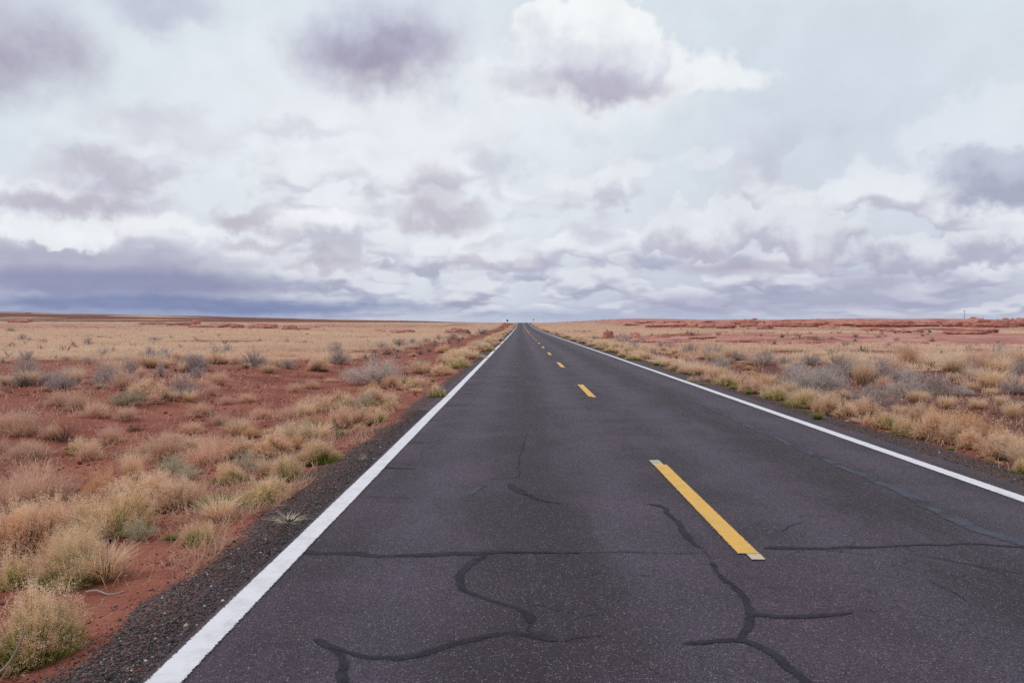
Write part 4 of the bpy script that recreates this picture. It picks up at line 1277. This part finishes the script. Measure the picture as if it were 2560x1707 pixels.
# left-hand outcrops
for zm, bx, by, w_, h_, lab in [(Z1, 140, 190, 130, 20, None), (Z1, 200, 185, 90, 22, None), (Z1, 1640, 205, 60, 25, 'small jagged red rock fin standing up in the left field'), (Z1, 1530, 212, 260, 16, None), (Z1, 1720, 228, 240, 18, None), (Z1, 1860, 225, 180, 22, None), (Z1, 1980, 235, 90, 22, None),
                                (Z1, 2200, 238, 230, 26, None), (Z2, 170, 240, 220, 26, None), (Z2, 410, 250, 110, 28, None), (Z2, 1160, 272, 80, 20, None), (Z2, 1310, 280, 130, 22, None), (Z2, 1410, 275, 80, 16, None), (Z2, 1810, 285, 180, 30, None),
                                (Z1, 1290, 205, 200, 12, None), (Z2, 500, 252, 120, 14, None)]:
    sx, sy = zp(zm, bx, by)
    x, y, z = at(sx, sy)
    k_ = y / FS / zm[2]
    ledge(x, y + 1, w_ * k_ * 1.2, max(w_ * k_ * .5, 1.5), h_ * k_ * 1.5, lab, 'red rock outcrops in the left field', sx)
for grp in sorted({t[3] for t in RL}):
    ls = sorted([t for t in RL if t[3] == grp], key=lambda t: t[0])
    nm = grp.replace('ledges', 'ledge').replace('humps', 'hump').replace('outcrops', 'outcrop')
    for q, (px, o, lab, _) in enumerate(ls):
        o['label'] = lab or ('%s, %s from the left' % (nm, ordn(q + 1)))

# ------------------------------------------------------------------ field grass (uncountable)
def scatter_polar(n, r0, r1, a0=-66, a1=56):
    n = int(n * 1.35)
    r = np.exp(rng.uniform(np.log(r0), np.log(r1), n))
    a = np.radians(rng.uniform(a0, a1, n))
    return r * np.sin(a), r * np.cos(a)


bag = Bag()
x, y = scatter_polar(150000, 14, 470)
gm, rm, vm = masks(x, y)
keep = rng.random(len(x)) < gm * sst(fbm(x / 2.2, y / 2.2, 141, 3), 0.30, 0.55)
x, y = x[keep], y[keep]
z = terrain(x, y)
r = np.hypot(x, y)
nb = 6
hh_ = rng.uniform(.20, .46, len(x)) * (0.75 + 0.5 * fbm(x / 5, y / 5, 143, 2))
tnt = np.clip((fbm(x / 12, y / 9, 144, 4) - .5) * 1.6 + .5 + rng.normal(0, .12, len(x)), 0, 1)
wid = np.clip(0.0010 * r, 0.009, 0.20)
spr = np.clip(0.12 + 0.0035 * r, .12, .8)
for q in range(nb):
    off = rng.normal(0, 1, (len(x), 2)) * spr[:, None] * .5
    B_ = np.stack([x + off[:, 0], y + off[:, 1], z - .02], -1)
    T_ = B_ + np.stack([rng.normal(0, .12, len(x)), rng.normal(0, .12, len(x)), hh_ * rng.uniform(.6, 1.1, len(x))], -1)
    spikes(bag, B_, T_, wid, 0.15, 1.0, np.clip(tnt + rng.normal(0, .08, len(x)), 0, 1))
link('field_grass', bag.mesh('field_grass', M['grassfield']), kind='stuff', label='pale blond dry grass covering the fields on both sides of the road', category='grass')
print('grass', len(x) * nb)

# small dry stalks and litter over the red soil near the road
bag = Bag()
x, y = scatter_polar(190000, 3.2, 45)
dl = np.clip(PAVE_L - x, 0, None)
dr = np.clip(x - PAVE_R, 0, None)
off = dl + dr
dens = sst(off, 0.35, 1.0) * (0.14 + 0.86 * sst(fbm(x / 1.5, y / 1.5, 151, 4), 0.38, 0.62)) * (1 - 0.70 * sst(dl, 3.0, 4.2) * (1 - sst(dl, 6.5, 8.5)) * sst(y, 11, 17))
keep = rng.random(len(x)) < dens
x, y = x[keep], y[keep]
# drifts of dead stems that gather at the feet of the verge bushes
ny_ = np.exp(rng.uniform(np.log(3.0), np.log(16), 9000))
nx_ = -2.42 - np.abs(rng.normal(0, .45, 9000))
kp = rng.random(9000) < sst(fbm(nx_ / .5, ny_ / .8, 155, 4), 0.42, 0.62)
x, y = np.r_[x, nx_[kp]], np.r_[y, ny_[kp]]
z = terrain(x, y)
n = len(x)
th = rng.uniform(0, 6.28, n)
ln = rng.uniform(.04, .22, n)
up = rng.uniform(.0, .16, n) * (rng.random(n) < .55)
B_ = np.stack([x, y, z + .004], -1)
Mi = B_ + np.stack([np.cos(th) * ln * .5, np.sin(th) * ln * .5, up * .7 + .008], -1)
T_ = B_ + np.stack([np.cos(th + .4) * ln, np.sin(th + .4) * ln, up + .004], -1)
blades(bag, B_, Mi, T_, np.clip(.0009 * np.hypot(x, y), .004, .022), .3, .6, 1.0)
link('dry_litter', bag.mesh('dry_litter', M['wisp']), kind='stuff', label='fine dry stalks and litter strewn over the red soil', category='litter')

# far grey brush that dots slopes beyond counting
bag = Bag()
x, y = scatter_polar(15000, 40, 1700)
gm, rm, vm = masks(x, y)
dl = np.clip(PAVE_L - x, 0, None) + np.clip(x - PAVE_R, 0, None)
keep = (rng.random(len(x)) < (0.10 + 0.5 * sst(fbm(x / 60, y / 60, 161, 3), .45, .65)) * (1 - .75 * gm * (y < 400)) + .6 * (y > 460)) & (dl > 4)
x, y = x[keep], y[keep]
z = terrain(x, y)
r = np.hypot(x, y)
n = len(x)
sz = rng.uniform(.25, .75, n) * (1 + sst(r, 300, 1200) * .6)
tn = rng.random(n)
for q in range(14):
    d_ = rng.normal(0, 1, (n, 3))
    d_[:, 2] = np.abs(d_[:, 2]) * .8 + .35
    d_ /= np.linalg.norm(d_, axis=1)[:, None]
    B_ = np.stack([x, y, z], -1) + rng.normal(0, .12, (n, 3)) * [1, 1, 0] * sz[:, None]
    T_ = B_ + d_ * (sz * rng.uniform(.7, 1.1, n))[:, None]
    spikes(bag, B_, T_, np.clip(sz * .18, .05, 1), .2, 1.0, tn)
link('far_brush', bag.mesh('far_brush', M['brush']), kind='stuff', label='scattered dark brush dotting the far slopes', category='brush')

# crusts and clods of the red soil
oct_ = np.array([[1, 0, 0], [0, 1, 0], [-1, 0, 0], [0, -1, 0], [0, 0, 1], [0, 0, -1]], float)
of = np.array([[0, 1, 4], [1, 2, 4], [2, 3, 4], [3, 0, 4], [1, 0, 5], [2, 1, 5], [3, 2, 5], [0, 3, 5]])


def crumbs(name, x, y, s_, m, lab, cat):
    n = len(x)
    z = np.maximum(terrain(x, y), np.where((x > PAVE_L) & (x < PAVE_R), road_z(y), -9))
    Vg = oct_[None] * (s_[:, None, None] * rng.uniform(.6, 1.25, (n, 6, 1))) * np.array([1, 1, .75])
    a_ = rng.uniform(0, 6.28, n)
    ca, sa = np.cos(a_)[:, None], np.sin(a_)[:, None]
    Vg = np.stack([Vg[:, :, 0] * ca - Vg[:, :, 1] * sa, Vg[:, :, 0] * sa + Vg[:, :, 1] * ca, Vg[:, :, 2]], -1) + np.stack([x, y, z + s_ * .3], -1)[:, None, :]
    Fg = (np.arange(n)[:, None, None] * 6 + of[None]).reshape(-1, 3)
    link(name, mesh_np(name, Vg.reshape(-1, 3), Fg, m, {'rnd': np.repeat(rng.random(n), 6)}), kind='stuff', label=lab, category=cat)


x, y = scatter_polar(42000, 3.5, 40)
off = np.clip(PAVE_L - x, 0, None) + np.clip(x - PAVE_R, 0, None)
keep = rng.random(len(x)) < sst(off, .3, .8) * sst(fbm(x / .9, y / .9, 171, 4), 0.40, 0.62)
x, y = x[keep], y[keep]
crumbs('soil_clods', x, y, (rng.gamma(2.2, 0.004, len(x)) + .004) * (0.8 + np.hypot(x, y) / 22), M['clod'], 'small clods and crusts scattered over the red soil', 'clods')

# shoulder gravel
yl_ = np.exp(rng.uniform(np.log(2.2), np.log(15), 42000))
xl_ = PAVE_L + 0.18 - np.abs(rng.normal(0, .27, len(yl_)))
yr_ = np.exp(rng.uniform(np.log(7.0), np.log(20), 14000))
xr_ = PAVE_R - 0.02 + np.abs(rng.normal(0, .5, len(yr_)))
x, y = np.r_[xl_, xr_], np.r_[yl_, yr_]
n = len(x)
s_ = rng.gamma(2.5, 0.0012, n) + .0022 + (rng.random(n) < .018) * rng.uniform(.004, .014, n)
crumbs('shoulder_gravel', x, y, s_, M['pebble'], 'loose dark gravel along both edges of the pavement', 'gravel')


# ------------------------------------------------------------------ sticks, signs, pole
def tube(name, pts, rads, m, parent=None, k=7):
    pts = np.asarray(pts, float)
    n = len(pts)
    rads = np.broadcast_to(np.asarray(rads, float), (n,))
    t = np.gradient(pts, axis=0)
    t /= np.linalg.norm(t, axis=1)[:, None]
    ref = np.array([0.0, 0, 1]) if abs(t[0][2]) < .9 else np.array([1.0, 0, 0])
    u = np.cross(t, ref)
    u /= np.linalg.norm(u, axis=1)[:, None]
    w = np.cross(t, u)
    a = np.linspace(0, 2 * np.pi, k, endpoint=False)
    V = pts[:, None] + (u[:, None] * np.cos(a)[None, :, None] + w[:, None] * np.sin(a)[None, :, None]) * rads[:, None, None]
    i = np.arange(n - 1)[:, None] * k
    j = np.arange(k)[None]
    j2 = (j + 1) % k
    F = np.stack([i + j, i + j2, i + k + j2, i + k + j], -1).reshape(-1, 4)
    return link(name, mesh_np(name, V.reshape(-1, 3), F, m, smooth=True), parent)


def slab(name, outline, thick, m, parent):
    """flat plate in the x-z plane, facing the camera, given thickness"""
    n = len(outline)
    o = np.asarray(outline, float)
    V = np.vstack([np.column_stack([o[:, 0], np.zeros(n), o[:, 1]]), np.column_stack([o[:, 0], np.full(n, thick), o[:, 1]])])
    me = bpy.data.meshes.new(name)
    me.from_pydata(V.tolist(), [], [list(range(n)), list(range(2 * n - 1, n - 1, -1))] + [[q, q + n, (q + 1) % n + n, (q + 1) % n] for q in range(n)])
    me.update()
    me.materials.append(m)
    return link(name, me, parent)


# dead sticks
p0 = np.array(at(*zp(Z5, 555, 1000)))
p1 = np.array(at(*zp(Z5, 800, 985)))
s_ = np.linspace(0, 1, 9)[:, None]
pts = lerp(p0, p1, s_) + np.column_stack([np.zeros(9), .02 * np.sin(s_[:, 0] * 7), .012 + .012 * np.sin(s_[:, 0] * 5 + 1)])
st = tube('dead_stick', pts, np.linspace(.009, .004, 9), M['stick'])
st['category'], st['label'] = 'stick', 'short grey dead stick lying on red soil at the near left verge'
p0 = np.array(at(*zp(Z5, 0, 1545)))
p1 = np.array(at(*zp(Z5, 400, 1440)))
s_ = np.linspace(0, 1, 12)[:, None]
pts = lerp(p0 + [0, -.05, .05], p1 + [0, -.28, .30], s_) + np.column_stack([np.zeros(12), np.zeros(12), -.05 * np.sin(s_[:, 0] * 3.14)])
st = tube('dead_stick', pts, np.linspace(.010, .004, 12), M['stick'])
st['category'], st['label'] = 'stick', 'long bare grey stick leaning across the bottom left corner bush'


def sign(name, px, y, lab, cat, builder, h):
    x = ray(px, 800)[0] / ray(px, 800)[1] * y
    e = bpy.data.objects.new(name, None)
    e.empty_display_size = 0.2
    COL.objects.link(e)
    e.location = (x, y, float(terrain(x, y)))
    e['label'], e['category'] = lab, cat
    tube('post', [(0, .02, -.2), (0, .02, h * .5), (0, .02, h)], .045, M['signpost'], e, 6)
    builder(e, h)
    return e


def disc(e, h):
    a = np.linspace(0, 2 * np.pi, 24, endpoint=False)
    o = np.column_stack([np.cos(a) * .52, np.sin(a) * .52 + h - .45])
    p = slab('plate', o, .012, M['signback'], e)
    a = np.linspace(0, 2 * np.pi, 12, endpoint=False)
    q = slab('bracket', np.column_stack([np.cos(a) * .16, np.sin(a) * .18 + h - .45]), .02, M['signpost'], p)
    q.location.y = -.022


def diamonds(e, h):
    for cx, cz, s, mm in ((-.02, h - .1, .40, 'orange'), (.25, h - .5, .34, 'orange')):
        p = slab('plate', [(cx - s, cz), (cx, cz - s), (cx + s, cz), (cx, cz + s)], .012, M[mm], e)
        p.location.y = -.03 if cx < 0 else -.05


def pennant(e, h):
    slab('plate', [(-.78, h - .38), (.32, h - .85), (.32, h + .08)], .012, M['yellowsign'], e).location.y = -.03


def crossp(e, h):
    slab('plate', [(-.28, h - .5), (.28, h - .5), (.28, h), (-.28, h)], .012, M['signpost'], e).location.y = -.03


sign('round_sign', 1268.5, 352, 'dark round sign seen from behind, left of the road at the crest', 'sign', disc, 3.2)
sign('warning_sign', 1261, 215, 'small amber warning sign on a post left of the road below the crest', 'sign', diamonds, 1.45)
sign('marker_sign', 1256, 222, 'little pale marker plate on a post beside the amber sign', 'sign', crossp, 1.5)
sign('pennant_sign', 1334, 372, 'yellow pennant-shaped sign right of the road at the crest', 'sign', pennant, 3.3)

xp = ray(2411, 800)[0] / ray(2411, 800)[1] * 640
e = bpy.data.objects.new('utility_pole', None)
COL.objects.link(e)
e.location = (xp, 640, float(terrain(xp, 640)))
e['label'], e['category'] = 'lone wooden utility pole with crossarm on the right skyline', 'utility pole'
tube('pole', [(0, 0, -.3), (0, 0, 5), (0, 0, 9.6)], [.20, .18, .14], M['wood'], e, 8)
tube('crossarm', [(-1.3, -.12, 8.3), (0, -.12, 8.3), (1.3, -.12, 8.3)], .09, M['wood'], e, 6)
for dx_ in (-1.15, 0.0, 1.15):
    tube('insulator', [(dx_, -.12, 8.36), (dx_, -.12, 8.5), (dx_, -.12, 8.66)], [.05, .09, .05], M['signpost'], e, 6)
